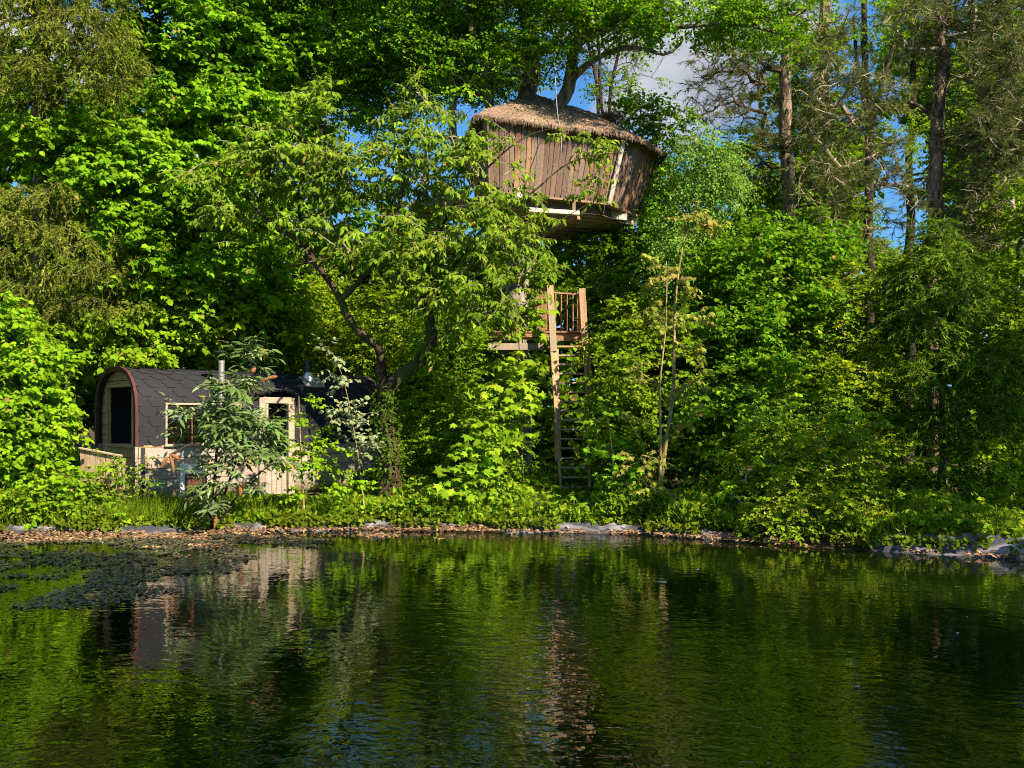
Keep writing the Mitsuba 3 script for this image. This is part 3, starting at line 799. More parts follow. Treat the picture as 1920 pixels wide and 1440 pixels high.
put(f'{cowl}__flashing', curved(sbox(cuu - .26, l_of_z(cz) - .24, cuu + .26, l_of_z(cz) + .16), 0.036, 0.045, 0.1), 'steel_dull')

# upright boards beside the end wall
scr = thing('plank_screen', 'waist high screen of upright reddish boards in front of the cabin end wall', 'screen')
sa, sb = at(150, 945, 19.35), at(227, 945, 19.0)
for k in range(8):
    t0, t1 = k / 8, (k + 1) / 8
    a, b = sa + (sb - sa) * t0, sa + (sb - sa) * (t1 - 0.02)
    nn = unit(np.cross(b - a, UP)) * 0.028
    zt = 1.50 - 0.02 * k + 0.008 * ((k * 5) % 3)
    q = np.array([a, b, b - nn, a - nn])
    lo, hi = q.copy(), q.copy()
    lo[:, 2], hi[:, 2] = 0.22, zt
    put(f'{scr}__board', hexa(lo, hi), 'plank_upright')
put(f'{scr}__cap_rail', MB().add(*beam([sa[0], sa[1], 1.53], [sb[0], sb[1], 1.385], .09, .035)), 'plank_upright')
put(f'{scr}__corner_post', MB().add(*beam([sb[0] + .03, sb[1] + .05, .2], [sb[0] + .03, sb[1] + .05, 1.34], .06, .06, AU)), 'beam_wood')

# ---------------------------------------------------------------- the treehouse
FLOOR = np.array([(-0.56, 22.5), (2.39, 23.8), (3.30, 25.2), (3.10, 26.8), (1.6, 27.6), (-0.4, 27.0), (-0.95, 25.2)])
ZF, ZE = 7.57, 9.02


def offset(poly, d):
    out = []
    for k in range(len(poly)):
        p, a, b = poly[k], poly[k - 1], poly[(k + 1) % len(poly)]
        e0, e1 = unit(p - a), unit(b - p)
        n0, n1 = np.array([e0[1], -e0[0]]), np.array([e1[1], -e1[0]])
        m = unit(n0 + n1)
        out.append(p + m * d / max(0.5, m @ n0))
    return np.array(out)


def p3(xy, z):
    xy = np.asarray(xy, float)
    return np.concatenate([xy, np.broadcast_to(z, xy.shape[:-1])[..., None]], -1)


house = thing('treehouse', 'wooden treehouse of flared weathered plank walls with a brown thatched roof high in the tree', 'treehouse')
wt = offset(FLOOR, 0.50)
wt[0], wt[6] = FLOOR[0] + [-.03, -.52], FLOOR[6] + [-.06, -.05]
rngh = np.random.default_rng(5)
for k in range(len(FLOOR)):
    a, b, ta, tb = FLOOR[k], FLOOR[(k + 1) % len(FLOOR)], wt[k], wt[(k + 1) % len(FLOOR)]
    n = max(3, int(round(np.linalg.norm(b - a) / (0.135 if k < 2 else 0.28))))
    nv = np.array([unit(b - a)[1], -unit(b - a)[0]])
    wall = f'{house}__wall' + (f'_{k:03d}' if k else '')
    put(wall, hexa(np.vstack([p3(np.array([a, b]), ZF - .02), p3(np.array([b, a]) - nv * .03, ZF - .02)]), np.vstack([p3(np.array([ta, tb]), ZE + .1), p3(np.array([tb, ta]) - nv * .03, ZE + .1)])), 'beam_wood')
    cutp = np.sort(np.r_[0, (np.arange(1, n) + rngh.uniform(-.18, .18, n - 1)) / n, 1])
    for i in range(n):
        f0, f1 = cutp[i], cutp[i + 1] - 0.008
        lift, zb = rngh.uniform(.014, .028), ZF - .09 + rngh.uniform(-.025, .025)
        q = [a + (b - a) * f0, a + (b - a) * f1]
        w = [ta + (tb - ta) * f0, ta + (tb - ta) * f1]
        ex_ = (zb - ZF) / (ZE - ZF)
        q = [qq + (ww - qq) * ex_ for qq, ww in zip(q, w)]
        lo = np.vstack([p3(np.array(q) + nv * lift, zb), p3(np.array(q[::-1]) + nv * .002, zb)])
        hi = np.vstack([p3(np.array(w) + nv * lift, ZE + .08), p3(np.array(w[::-1]) + nv * .002, ZE + .08)])
        put(f'{wall}__plank', hexa(lo, hi), f'wall_wood_{int(rngh.integers(0, 4))}')
for k in (0, 1, 2):
    nv = unit(FLOOR[k] - FLOOR.mean(0)) * 0.035
    put(f'{house}__corner_board', MB().add(*beam(p3(FLOOR[k] + nv, ZF - .11), p3(wt[k] + nv, ZE + .02), .13, .035, p3(nv, 0.0))), 'beam_pale' if k == 1 else 'wall_wood_2')
# thatched roof
eave = offset(FLOOR, 0.74)
eave[0], eave[6] = FLOOR[0] + [-.30, -.74], FLOOR[6] + [-.36, 0]
ring = LineString(np.vstack([eave, eave[:1]]))
# rounded corners
NE = 150
ep = np.array([ring.interpolate(t, normalized=True).coords[0] for t in np.arange(NE) / NE])
for _ in range(2):
    ep = (np.roll(ep, 1, 0) + ep * 2 + np.roll(ep, -1, 0)) / 4
R0, R1 = np.array([0.55, 24.9]), np.array([2.35, 25.7])
corner_s = np.r_[0, np.cumsum(np.linalg.norm(np.roll(eave, -1, 0) - eave, axis=1))]
tt = np.interp(np.arange(NE) / NE * corner_s[-1], corner_s, [0, .8, 1, 1, .55, .1, 0, 0])
rp = R0 + tt[:, None] * (R1 - R0)
rz = 10.58 - 0.36 * tt
NR = 26
rows = []
for i in range(NR + 1):
    t = i / NR
    xy = ep + (rp - ep) * t
    z = ZE + 0.02 + (rz - ZE) * (t + 0.0 * np.sin(np.pi * t))
    rows.append(np.c_[xy, z])
top = np.array(rows)
w = meshkit.fbm(top * 1.6, 3, 21) - 0.5
w2 = meshkit.fbm(top * 7.0, 3, 22) - 0.5
top[..., 2] += w * 0.10 + w2 * 0.07
top[:, :, :2] += ((meshkit.fbm(top * 5.0, 2, 23) - 0.5) * 0.10)[..., None] * unit(top[:, :, :2] - FLOOR.mean(0))
skirt = [top[0] + np.c_[unit(ep - rp) * 0.02, np.full(NE, -0.05)] + np.c_[np.zeros((NE, 2)), rngh.uniform(-.02, .02, NE)], top[0] + np.c_[-unit(ep - rp) * 0.05, np.full(NE, -0.10)] + np.c_[np.zeros((NE, 2)), rngh.uniform(-.03, .03, NE)],
         np.c_[ep + (rp - ep) * 0.30, np.full(NE, ZE + 0.22)]]
allr = np.array(skirt[::-1] + list(top))
i, j = np.meshgrid(np.arange(len(allr) - 1), np.arange(NE), indexing='ij')
thatch = put(f'{house}__roof', (allr.reshape(-1, 3), np.stack([i * NE + j, i * NE + (j + 1) % NE, (i + 1) * NE + (j + 1) % NE, (i + 1) * NE + j], -1).reshape(-1, 4)), 'thatch', smooth=50, label='brown thatched hipped roof with a ragged eave')
# loose straw lying down the slope
mb = MB()
ns = 15000
a, b = rngh.integers(0, NR, ns), rngh.integers(0, NE, ns)
fa = rngh.random(ns)[:, None]
p = top[a, b] * (1 - fa) + top[np.minimum(a + 1, NR), b] * fa
p = p + (top[a, (b + 1) % NE] - top[a, b]) * rngh.random((ns, 1))
dn = unit(top[a, b] - top[np.minimum(a + 1, NR), b])
up_ = unit(np.cross(top[a, (b + 1) % NE] - top[a, b], -dn))
up_ *= np.sign(up_[:, 2:])
shade_ = np.exp(rngh.normal(size=(ns, 1)) * .35)
leaf_mesh(mb, p + up_ * 0.006, dn + rngh.normal(size=(ns, 3)) * .10 + up_ * .05, up_ + rngh.normal(size=(ns, 3)) * .3, rngh.uniform(.08, .24, ns), rngh.uniform(.006, .013, ns), np.clip(np.array([.25, .175, .115]) * shade_, 0, .6), 'blade')
ne = 3500
b = rngh.integers(0, NE, ne)
p = top[0, b] + (top[0, (b + 1) % NE] - top[0, b]) * rngh.random((ne, 1)) + np.c_[np.zeros((ne, 2)), -rngh.uniform(-.02, .07, ne)]
leaf_mesh(mb, p, np.c_[unit(ep[b] - rp[b]) * .4, np.full(ne, -.8)] + rngh.normal(size=(ne, 3)) * .2, np.c_[unit(ep[b] - rp[b]), np.full(ne, .3)], rngh.uniform(.06, .16, ne), .011, np.clip(np.array([.20, .14, .095]) * np.exp(rngh.normal(size=(ne, 1)) * .3), 0, .6), 'blade')
put(f'{thatch}__straw', mb, 'painted', kind='stuff')
# heap of moss and twigs at the far end of the ridge
mb = MB()
hp = p3(R1, 10.25) + np.array([.30, .0, -.05])
nt = 500
q = unit(rngh.normal(size=(nt, 3))) * rngh.uniform(0, 1, (nt, 1)) ** .5 * [.42, .35, .17] + hp
leaf_mesh(mb, q, unit(rngh.normal(size=(nt, 3))), rngh.normal(size=(nt, 3)), rngh.uniform(.12, .35, nt), .018, np.clip(np.array([.24, .17, .10]) * np.exp(rngh.normal(size=(nt, 1)) * .4), 0, .6), 'blade')
put(f'{thatch}__twig_heap', mb, 'painted', kind='stuff', label='tangled heap of twigs on the ridge end')
# floor, joists and rim beams
fp = Polygon(FLOOR)
ABd = unit(FLOOR[1] - FLOOR[0])
ABn = np.array([-ABd[1], ABd[0]])
deck = f'{house}__floor'
put(deck, prism(fp.buffer(0.03), lambda x, y, h: np.stack([x, y, ZF - 0.14 + h], -1), 0.05), 'beam_wood')
for k in range(12):
    o = FLOOR[0] + ABn * (0.55 + k * 0.42)
    seg = LineString([o - ABd * 8, o + ABd * 8]).intersection(fp)
    if seg.length > 0.4:
        c = np.array(seg.coords)
        put(f'{deck}__joist', MB().add(*beam(p3(c[0], ZF - .245), p3(c[1], ZF - .245), .065, .20)), 'beam_pale')
for k in range(len(FLOOR)):
    inn = offset(FLOOR, -0.26)
    a, b = inn[k], inn[(k + 1) % len(FLOOR)]
    dd = unit(b - a)
    put(f'{deck}__rim_beam', MB().add(*beam(p3(a + dd * .04, ZF - .235), p3(b - dd * .04, ZF - .235), .07, .23)), 'wall_wood_3')
put(f'{deck}__ledge', MB().add(*beam(at(990, 394, 22.55), at(1084, 400, 23.0), .16, .10)), 'beam_pale', label='pale weathered timber slung below the front wall')
put(f'{deck}__ledge', MB().add(*beam(at(962, 368, 22.3), at(984, 370, 22.4), .14, .08)), 'beam_pale')
put(f'{deck}__hanger', MB().add(*beam(at(1076, 372, 23.02), at(1076, 396, 22.97), .07, .08, (1, 0, 0))), 'beam_wood')
put(f'{deck}__brace', MB().add(*beam(at(1020, 440, 24.2), at(1085, 408, 23.1), .09, .09)), 'beam_wood')
put(f'{deck}__post_block', MB().add(*beam(at(974, 350, 22.6), at(974, 366, 22.6), .12, .10, (1, 0, 0))), 'beam_pale')

# gangway on the left of the house
gang = thing('gangway', 'dark plank gangway with slim posts leading left from the treehouse behind the cherry leaves', 'walkway')
g0, g1 = np.array([-2.45, 24.3]), np.array([-0.95, 24.1])
for k in range(10):
    c = g0 + (g1 - g0) * (k + .5) / 10
    put(f'{gang}__plank', MB().add(*beam(p3(c + [0, -.55], ZF - .04), p3(c + [0, .65], ZF - .04), .14, .04)), 'wall_wood_3')
for s in (-.5, .58):
    put(f'{gang}__beam', MB().add(*beam(p3(g0 + [-.1, s], ZF - .19), p3(g1 + [.1, s], ZF - .19), .09, .24)), 'beam_wood')
for px, top_, w_ in ((797, 288, .11), (826, 345, .10)):
    put(f'{gang}__post', MB().add(*beam(at(px, 385, 23.7), at(px, top_, 23.7), w_, w_, (1, 0, 0))), 'wall_wood_3')
for k in range(11):
    x = 790 + k * 9
    put(f'{gang}__rod', MB().add(*tube([at(x, 370, 23.72), at(x, 332, 23.72)], .006, 4)), 'black_metal')
put(f'{gang}__rod_rail', MB().add(*beam(at(786, 332, 23.72), at(905, 331, 23.72), .05, .05)), 'wall_wood_3')

# steel cable that holds the house
cab_ = thing('suspension_cable', 'thin grey steel cable hanging from the tree over the thatch and splitting in two', 'cable')
put(f'{cab_}__main_cable', MB().add(*tube(spline([at(1036, 55, 23.2), at(1040, 120, 22.9), at(1044, 200, 22.4), at(1053, 275, 22.0), at(1052, 285, 22.0)], 20), .011, 6)), 'rope', smooth=True)
put(f'{cab_}__lower_cable', MB().add(*tube(spline([at(1052, 284, 22.0), at(1030, 320, 22.2), at(1006, 392, 22.5)], 10), .007, 5)), 'rope', smooth=True)
put(f'{cab_}__lower_cable', MB().add(*tube(spline([at(1052, 284, 22.0), at(1060, 330, 22.3), at(1070, 396, 22.9)], 10), .007, 5)), 'rope', smooth=True)

# ---------------------------------------------------------------- platform and steep stairs round the trunk
stair = thing('stair_tower', 'steep orange timber stairs with a railed platform beside the big trunk', 'stairs')
ZP = 4.20
pl = put(f'{stair}__platform', MB().add(*beam([-.50, 22.72, ZP - .12], [.86, 22.72, ZP - .12], .07, .15)), 'stair_wood_dark')
for k in range(12):
    x = -.48 + k * .19
    if x > 1.72:
        break
    y0 = 22.62
    put(f'{pl}__deck_board', MB().add(*beam([x, y0, ZP - .02], [x, 24.1, ZP - .02], .175, .04)), 'stair_wood_dark')
put(f'{pl}__edge_beam', MB().add(*beam([.84, 22.70, ZP - .14], [1.72, 22.74, ZP - .14], .06, .18)), 'stair_wood_dark')
put(f'{pl}__front_board', MB().add(*beam([-.52, 22.655, ZP - .10], [.84, 22.655, ZP - .10], .025, .10)), 'stair_wood_dark')
put(f'{pl}__cross_beam', MB().add(*beam([-.56, 22.8, ZP - .36], [.75, 22.8, ZP - .36], .10, .16)), 'stair_wood_grey')
put(f'{pl}__cross_beam', MB().add(*beam([-.40, 22.74, ZP - .30], [-.40, 24.2, ZP - .30], .12, .14)), 'stair_wood_grey')
put(f'{pl}__cross_beam', MB().add(*beam([.92, 22.80, ZP - .31], [.92, 24.2, ZP - .31], .12, .14)), 'stair_wood_dark')
lt, lb = at(1032, 640, 22.45), at(1053, 925, 21.35)
rt_, rb_ = at(1097, 645, 22.45), at(1106, 925, 21.35)
for a, b in ((lt, lb), (rt_, rb_)):
    put(f'{stair}__stringer', MB().add(*beam(a + [0, .06, .12], [b[0], b[1], .25], .055, .22, (0, -1, .3))), 'stair_wood')
for px, d, ytop in ((1031, 22.32, 535), (1091, 22.36, 541), (1008, 23.6, 545), (1085, 23.9, 548)):
    t = at(px, ytop, d)
    z0 = ZP - .50 if d < 23 else ZP
    x0 = at(px + (7 if d < 23 else 0), 655, d)[0]
    put(f'{stair}__post', MB().add(*beam([x0, d, z0], t, .155 if d < 23 else .09, .10, (0, 1, 0))), 'stair_wood')
put(f'{stair}__left_board', MB().add(*beam(at(1041, 655, 22.36), at(1047, 865, 21.62), .15, .05, (0, -1, .3))), 'stair_wood')
put(f'{stair}__left_board', MB().add(*beam(at(1102, 655, 22.40), at(1104, 760, 22.0), .15, .05, (0, -1, .3))), 'stair_wood')
n = 17
for k in range(n):
    t = (k + .6) / n
    a, b = lt + (np.array([lb[0], lb[1], .3]) - lt) * t, rt_ + (np.array([rb_[0], rb_[1], .3]) - rt_) * t
    a, b = a + [.03, .05, 0], b + [-.03, .05, 0]
    b[2] = a[2]
    put(f'{stair}__tread', MB().add(*beam(a, b, .22, .038)), 'stair_wood' if k < 7 else 'stair_wood_grey')
rail = lambda p, q, w=.09, h=.04: put(f'{stair}__rail', MB().add(*beam(p, q, w, h)), 'stair_wood_dark')  # noqa: E731
pA, pB, pC, pD = at(1031, 537, 22.32), at(1008, 547, 23.6), at(1085, 552, 23.9), at(1091, 545, 22.36)
rail(pA, pB)
rail(pB + [0, .02, 0], pC + [0, .02, 0])
rail(pC + [0.02, 0, 0], pD + [0.02, 0, 0])
rail(pA - [0, 0, .28], pB - [0, 0, .28], .04, .09)
for a, b, m in ((pB, pC, 7), (pC, pD, 11), (pA, pB, 9)):
    for k in range(1, m):
        q = a + (b - a) * k / m
        put(f'{stair}__baluster', MB().add(*beam([q[0], q[1], ZP + .03], [q[0], q[1], q[2] - .03], .055, .03, (b - a))), 'stair_wood_dark')
# ---------------------------------------------------------------- trees: far ones first
FAR = 'trees standing far back in the wood'
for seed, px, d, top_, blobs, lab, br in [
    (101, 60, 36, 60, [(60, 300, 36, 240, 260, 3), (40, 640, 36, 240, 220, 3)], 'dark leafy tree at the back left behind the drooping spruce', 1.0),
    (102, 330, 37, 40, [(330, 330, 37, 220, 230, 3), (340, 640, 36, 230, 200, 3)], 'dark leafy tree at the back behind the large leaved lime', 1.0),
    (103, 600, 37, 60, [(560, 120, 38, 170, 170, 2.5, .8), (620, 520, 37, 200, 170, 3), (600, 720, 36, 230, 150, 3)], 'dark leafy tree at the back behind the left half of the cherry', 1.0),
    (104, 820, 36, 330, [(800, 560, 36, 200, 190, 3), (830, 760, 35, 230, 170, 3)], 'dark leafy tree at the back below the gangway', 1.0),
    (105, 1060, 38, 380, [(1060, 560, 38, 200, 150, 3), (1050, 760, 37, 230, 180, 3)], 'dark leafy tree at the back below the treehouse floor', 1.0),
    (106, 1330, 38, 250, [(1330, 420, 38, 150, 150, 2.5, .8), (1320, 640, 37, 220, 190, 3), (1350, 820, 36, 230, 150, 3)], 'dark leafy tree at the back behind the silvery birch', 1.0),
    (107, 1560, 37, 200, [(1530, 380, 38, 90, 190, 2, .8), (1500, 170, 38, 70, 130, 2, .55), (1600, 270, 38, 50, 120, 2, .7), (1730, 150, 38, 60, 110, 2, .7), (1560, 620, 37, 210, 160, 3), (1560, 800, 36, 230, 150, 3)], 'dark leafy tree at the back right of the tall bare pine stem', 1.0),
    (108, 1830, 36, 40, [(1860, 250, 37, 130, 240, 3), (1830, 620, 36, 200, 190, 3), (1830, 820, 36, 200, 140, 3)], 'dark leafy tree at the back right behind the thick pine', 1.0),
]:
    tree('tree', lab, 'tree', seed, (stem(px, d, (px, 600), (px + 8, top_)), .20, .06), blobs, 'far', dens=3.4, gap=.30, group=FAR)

# bare dark stems against the sky behind the treehouse roof
for seed, pts, lab in [
    (121, [(1118, 430), (1120, 190), (1098, 60), (1085, -40)], 'thin dark bare stem just right of the treehouse ridge'),
    (122, [(1150, 430), (1128, 190), (1122, 90), (1112, -40)], 'second thin dark stem right of the treehouse ridge'),
    (123, [(1135, 430), (1145, 180), (1160, 100), (1182, -30)], 'thin dark stem leaning right above the thatch'),
]:
    tree('slender_tree', lab, 'tree', seed, ([foot(pts[0][0], 31)] + [at(x, y, 31) for x, y in pts], .10, .045), [(pts[2][0] + 25, 120, 31, 75, 110, 1.5, .35), (pts[3][0] + 10, 20, 31, 80, 60, 1.5, .3)], 'small', dens=7, gap=.42, bare=.55, tip=.007)
tree('forked_tree', 'dark forked tree with a bare black trunk between the two pines', 'tree', 125, (stem(1632, 29, (1630, 600), (1630, 330), (1632, 230), (1620, 90), (1622, -60)), .22, .08),
     [(1600, 60, 29, 60, 80, 1.5, .5), (1690, 250, 29, 60, 60, 1.5, .5), (1640, 420, 29, 40, 60, 1.2, .35), (1690, 20, 29, 80, 70, 1.5, .6)], 'beech', dens=6, gap=.42, bark='bark_dark',
     limbs=[([at(1631, 250, 29), at(1645, 190, 29), at(1668, 110, 29), at(1690, 40, 29)], .11, .05), ([at(1630, 235, 29), at(1608, 120, 29), at(1600, 30, 29)], .09, .04)])

tree('oak_tree', 'leafy oak between and behind the pines at the upper right', 'tree', 126, (stem(1700, 31, (1705, 600), (1710, 200), (1715, -60)), .20, .08),
     [(1715, 60, 31, 60, 80, 1.5, .7), (1790, 180, 31, 70, 100, 1.6, .9), (1850, 330, 31, 90, 110, 1.8, .9), (1760, 330, 31, 40, 60, 1.2, .6), (1560, 300, 31, 60, 80, 1.5, .8), (1560, 440, 30.5, 70, 60, 1.4, .9), (1620, 480, 30.5, 50, 40, 1.2, .7), (1480, 330, 31, 60, 70, 1.3, .8), (1410, 300, 31, 50, 70, 1.3, .8), (1880, 90, 31, 60, 100, 1.6, .8), (1840, 480, 30, 80, 60, 1.3, .9), (1500, 140, 31, 40, 50, 1.2, .5)], 'maple', dens=11, gap=.36)

# ---------------------------------------------------------------- the big beech that carries the treehouse
tree('beech_tree', 'huge grey beech that carries the treehouse, its layered crown filling the top of the picture', 'tree', 131,
     (stem(962, 24.6, (968, 800), (975, 560), (978, 440), (985, 260), (997, 180), (995, 80), (987, -60), (985, -250)), .42, .13),
     [(700, 60, 25.0, 190, 80, 2.2, .9), (650, 190, 25.5, 130, 60, 1.6, .7), (480, 60, 25.5, 120, 70, 1.8, .8), (830, 130, 26, 130, 50, 2.0, .8), (860, 20, 24.5, 180, 50, 2.2, .9), (1000, 20, 24, 120, 50, 2, .6), (960, 120, 26.5, 90, 40, 1.5, .5),
      (1130, 30, 23.2, 120, 38, 1.7, .8), (1290, 30, 22.5, 130, 42, 1.8, .85), (1420, 40, 22.4, 130, 34, 1.6, .8), (1500, 75, 22.3, 60, 22, 1.0, .6), (1180, 95, 23.2, 70, 14, .8, .5), (730, 150, 26.5, 120, 60, 1.5, .9), (860, 90, 26.8, 100, 60, 1.5, .9), (930, 170, 27, 60, 40, 1.2, .7), (1000, 90, 23.3, 80, 40, .6, .5), (930, 70, 23.4, 60, 50, .6, .6), (1060, 60, 23.2, 60, 40, .6, .6), (880, 130, 23.3, 70, 50, .6, .6), (760, 90, 23.8, 110, 60, .8, .6), (1000, 150, 23.4, 50, 20, .4, .4), (930, -60, 24, 320, 60, 2.5, .7), (600, -60, 24, 260, 60, 2.5, .7), (1250, -60, 23, 280, 60, 2.2, .6)],
     'beech', dens=13.5, gap=.40, bark='bark_grey', bow=.02, down=.2, tip=.007, sides=14, limbs=[
        ([at(985, 262, 24.6), at(1030, 215, 24.6), at(1063, 165, 24.4), at(1083, 85, 24.2), at(1100, 20, 24), at(1120, -80, 24)], .20, .12),
        ([at(1072, 150, 24.3), at(1100, 122, 23.9), at(1160, 92, 23.5), at(1210, 92, 23.2), at(1246, 101, 23), at(1275, 82, 22.9)], .095, .03),
        ([at(1082, 85, 24.2), at(1130, 55, 23.6), at(1207, 42, 23.1), at(1275, 50, 22.7), at(1340, 45, 22.5), at(1470, 66, 22.2)], .10, .025),
        ([at(980, 330, 24.5), at(940, 250, 24.4), at(917, 203, 24.2), at(903, 110, 24.1), at(882, 30, 24), at(872, -60, 24)], .125, .09),
        ([at(940, 250, 24.5), at(890, 150, 25), at(848, 80, 25.1), at(793, 17, 25.2), at(740, -40, 25.2)], .10, .05),
        ([at(995, 120, 24.6), at(930, 60, 25), at(900, 15, 25), at(880, -50, 25)], .12, .07),
        ([at(978, 430, 24.6), at(930, 300, 24.9), at(868, 262, 25), at(770, 250, 25.2), at(690, 225, 25.4)], .11, .04),
        ([at(903, 130, 24.2), at(830, 110, 24.7), at(740, 95, 25), at(640, 75, 25.3), at(520, 60, 25.5)], .10, .03),
        ([at(978, 420, 24.6), at(880, 330, 24.4), at(850, 250, 24.4), at(846, 120, 24.6), at(840, -40, 24.6)], .12, .07),
     ])

# ---------------------------------------------------------------- left: spruce, lime, hazel
tree('spruce_tree', 'tall spruce on the far left with drooping olive curtains of twigs', 'tree', 141, (stem(72, 22.5, (74, 700), (72, 300), (80, 80), (84, -140)), .19, .12),
     [(40, 15, 21.84, 110, 22, 1.1, 1), (170, 30, 21.32, 90, 22, 1.1, 1), (80, 70, 21.68, 140, 22, 1.1, 0.9), (200, 95, 21.20, 80, 22, 1.1, 0.8), (30, 120, 21.88, 70, 22, 1.1, 0.8), (140, 140, 21.44, 100, 22, 1.1, 0.9), (220, 165, 21.12, 50, 22, 1.1, 0.7), (60, 180, 21.76, 70, 22, 1.1, 0.6), (20, 370, 21.92, 70, 22, 1.1, 0.8), (100, 365, 21.60, 70, 22, 1.1, 0.8), (60, 425, 21.76, 110, 22, 1.1, 1), (160, 455, 21.36, 80, 22, 1.1, 0.9), (30, 490, 21.88, 70, 22, 1.1, 0.9), (140, 515, 21.44, 110, 22, 1.1, 1), (220, 500, 21.12, 50, 22, 1.1, 0.8), (60, 555, 21.76, 110, 22, 1.1, 0.9), (190, 580, 21.24, 80, 22, 1.1, 0.8), (30, 610, 21.88, 60, 22, 1.1, 0.7), (100, -60, 22, 170, 70, 1.6, .7)],
     'spruce', dens=17, gap=.36, bark='bark_pine', bow=.05, down=.1, hang=.25, bare=.07, twig='twig_brown', stalks=True, size=1.05)
tree('lime_tree', 'lime tree with broad bright leaves filling the upper left', 'tree', 142, (stem(300, 24.5, (295, 600), (280, 300), (300, 60), (310, -100)), .22, .09),
     [(330, 90, 24, 120, 90, 2, .9), (450, 80, 24, 120, 90, 2, .9), (400, 210, 23.6, 150, 75, 1.8, .9), (540, 110, 24.5, 90, 80, 1.6, .7), (250, 330, 23, 150, 90, 1.8, 1.), (110, 260, 23, 110, 80, 1.5, .9), (390, 350, 23, 110, 90, 1.8, .8), (300, 470, 22.6, 120, 90, 1.6, .9), (450, 480, 22.8, 120, 100, 1.8, .75), (360, -50, 24, 240, 60, 2, .8)],
     'lime', dens=10, gap=.415, bow=.06)
tree('lime_tree', 'second lime behind the cabin roof, its broad leaves hanging over the shingles', 'tree', 143, (stem(255, 24.8, (262, 700), (250, 500), (270, 360)), .15, .06),
     [(230, 610, 22.6, 110, 65, 1.4, 1.), (360, 580, 22.8, 120, 70, 1.5, .9), (480, 600, 23.6, 110, 70, 1.5, .9), (130, 640, 22.2, 90, 60, 1.2, .9), (270, 672, 20.9, 55, 22, .5, .9)],
     'lime', dens=12, gap=.36, bow=.05)
tree('hazel_bush', 'bright leafy hazel bush at the far left edge in front of the cabin', 'bush', 144, (stem(40, 18.9, (35, 800), (50, 640)), .05, .02),
     [(50, 690, 19.2, 85, 65, 1.0, 1.), (0, 640, 19.2, 90, 80, 1., 1.), (60, 800, 18.8, 85, 75, .9, 1.1), (0, 850, 18.6, 90, 90, 1., 1.), (80, 900, 18.4, 50, 42, .6, 1.), (50, 945, 18.1, 90, 30, .5, .9)],
     'hazel', dens=17, gap=.34, stalks=True, limbs=[([foot(10, 18.9), at(10, 850, 18.9), at(-10, 640, 19)], .04, .015), ([foot(70, 18.9), at(90, 850, 18.8), at(130, 700, 19)], .035, .012)])
tree('hornbeam_tree', 'leafy hornbeam behind the cabin roof between its two chimneys and the cherry', 'tree', 145, (stem(600, 26.5, (600, 700), (580, 480)), .14, .06),
     [(520, 640, 25.5, 120, 60, 1.5, 1.), (640, 650, 25.4, 110, 70, 1.5, 1.), (560, 560, 26, 130, 60, 1.5, .8), (740, 590, 25, 100, 90, 1.5, .8), (450, 690, 25.5, 90, 40, 1., .8)], 'small', dens=12, gap=.38)
tree('elm_tree', 'young elm thicket right of the cherry trunk below the gangway', 'tree', 146, (stem(850, 23.6, (845, 760), (850, 600)), .10, .04),
     [(850, 640, 23.3, 90, 90, 1.2, .9), (820, 770, 22.8, 75, 90, 1.2, 1.1), (890, 830, 22.0, 65, 90, 1.0, 1.1), (790, 880, 21.6, 70, 60, .9, 1.1), (960, 880, 20.8, 50, 60, .7, 1.)], 'small', dens=15, gap=.34)

# ---------------------------------------------------------------- right: pines, birch, maples, spruces
tree('pine_tree', 'straight bare pine stem right of the treehouse with a few thin upper boughs', 'tree', 151, (stem(1474, 27, (1474, 700), (1476, 440), (1476, 200), (1473, 40), (1470, -150)), .21, .16),
     [(1400, 120, 27, 90, 60, 1.5, .7), (1390, 210, 27.3, 80, 40, 1.5, .5), (1540, 60, 27, 60, 60, 1.5, .7), (1430, 20, 27, 110, 50, 1.5, .6), (1500, 260, 27, 60, 60, 1.2, .5), (1330, 150, 27, 50, 80, 1.3, .5), (1400, 300, 27, 60, 60, 1.2, .6), (1550, 360, 27, 60, 60, 1.2, .6)], 'pine', dens=11, gap=.40, bark='bark_pine', bow=.0, bare=.25, twig='twig_brown', tip=.010, stalks=True)
tree('pine_tree', 'dark pine stem half hidden behind the straight bare one', 'tree', 152, (stem(1548, 31, (1550, 600), (1548, 150), (1552, -120)), .22, .17),
     [(1560, 90, 31, 60, 70, 1.2, .5), (1520, 180, 31, 60, 50, 1.2, .5)], 'pine', dens=8, gap=.42, bark='bark_pine', bare=.2, tip=.010)
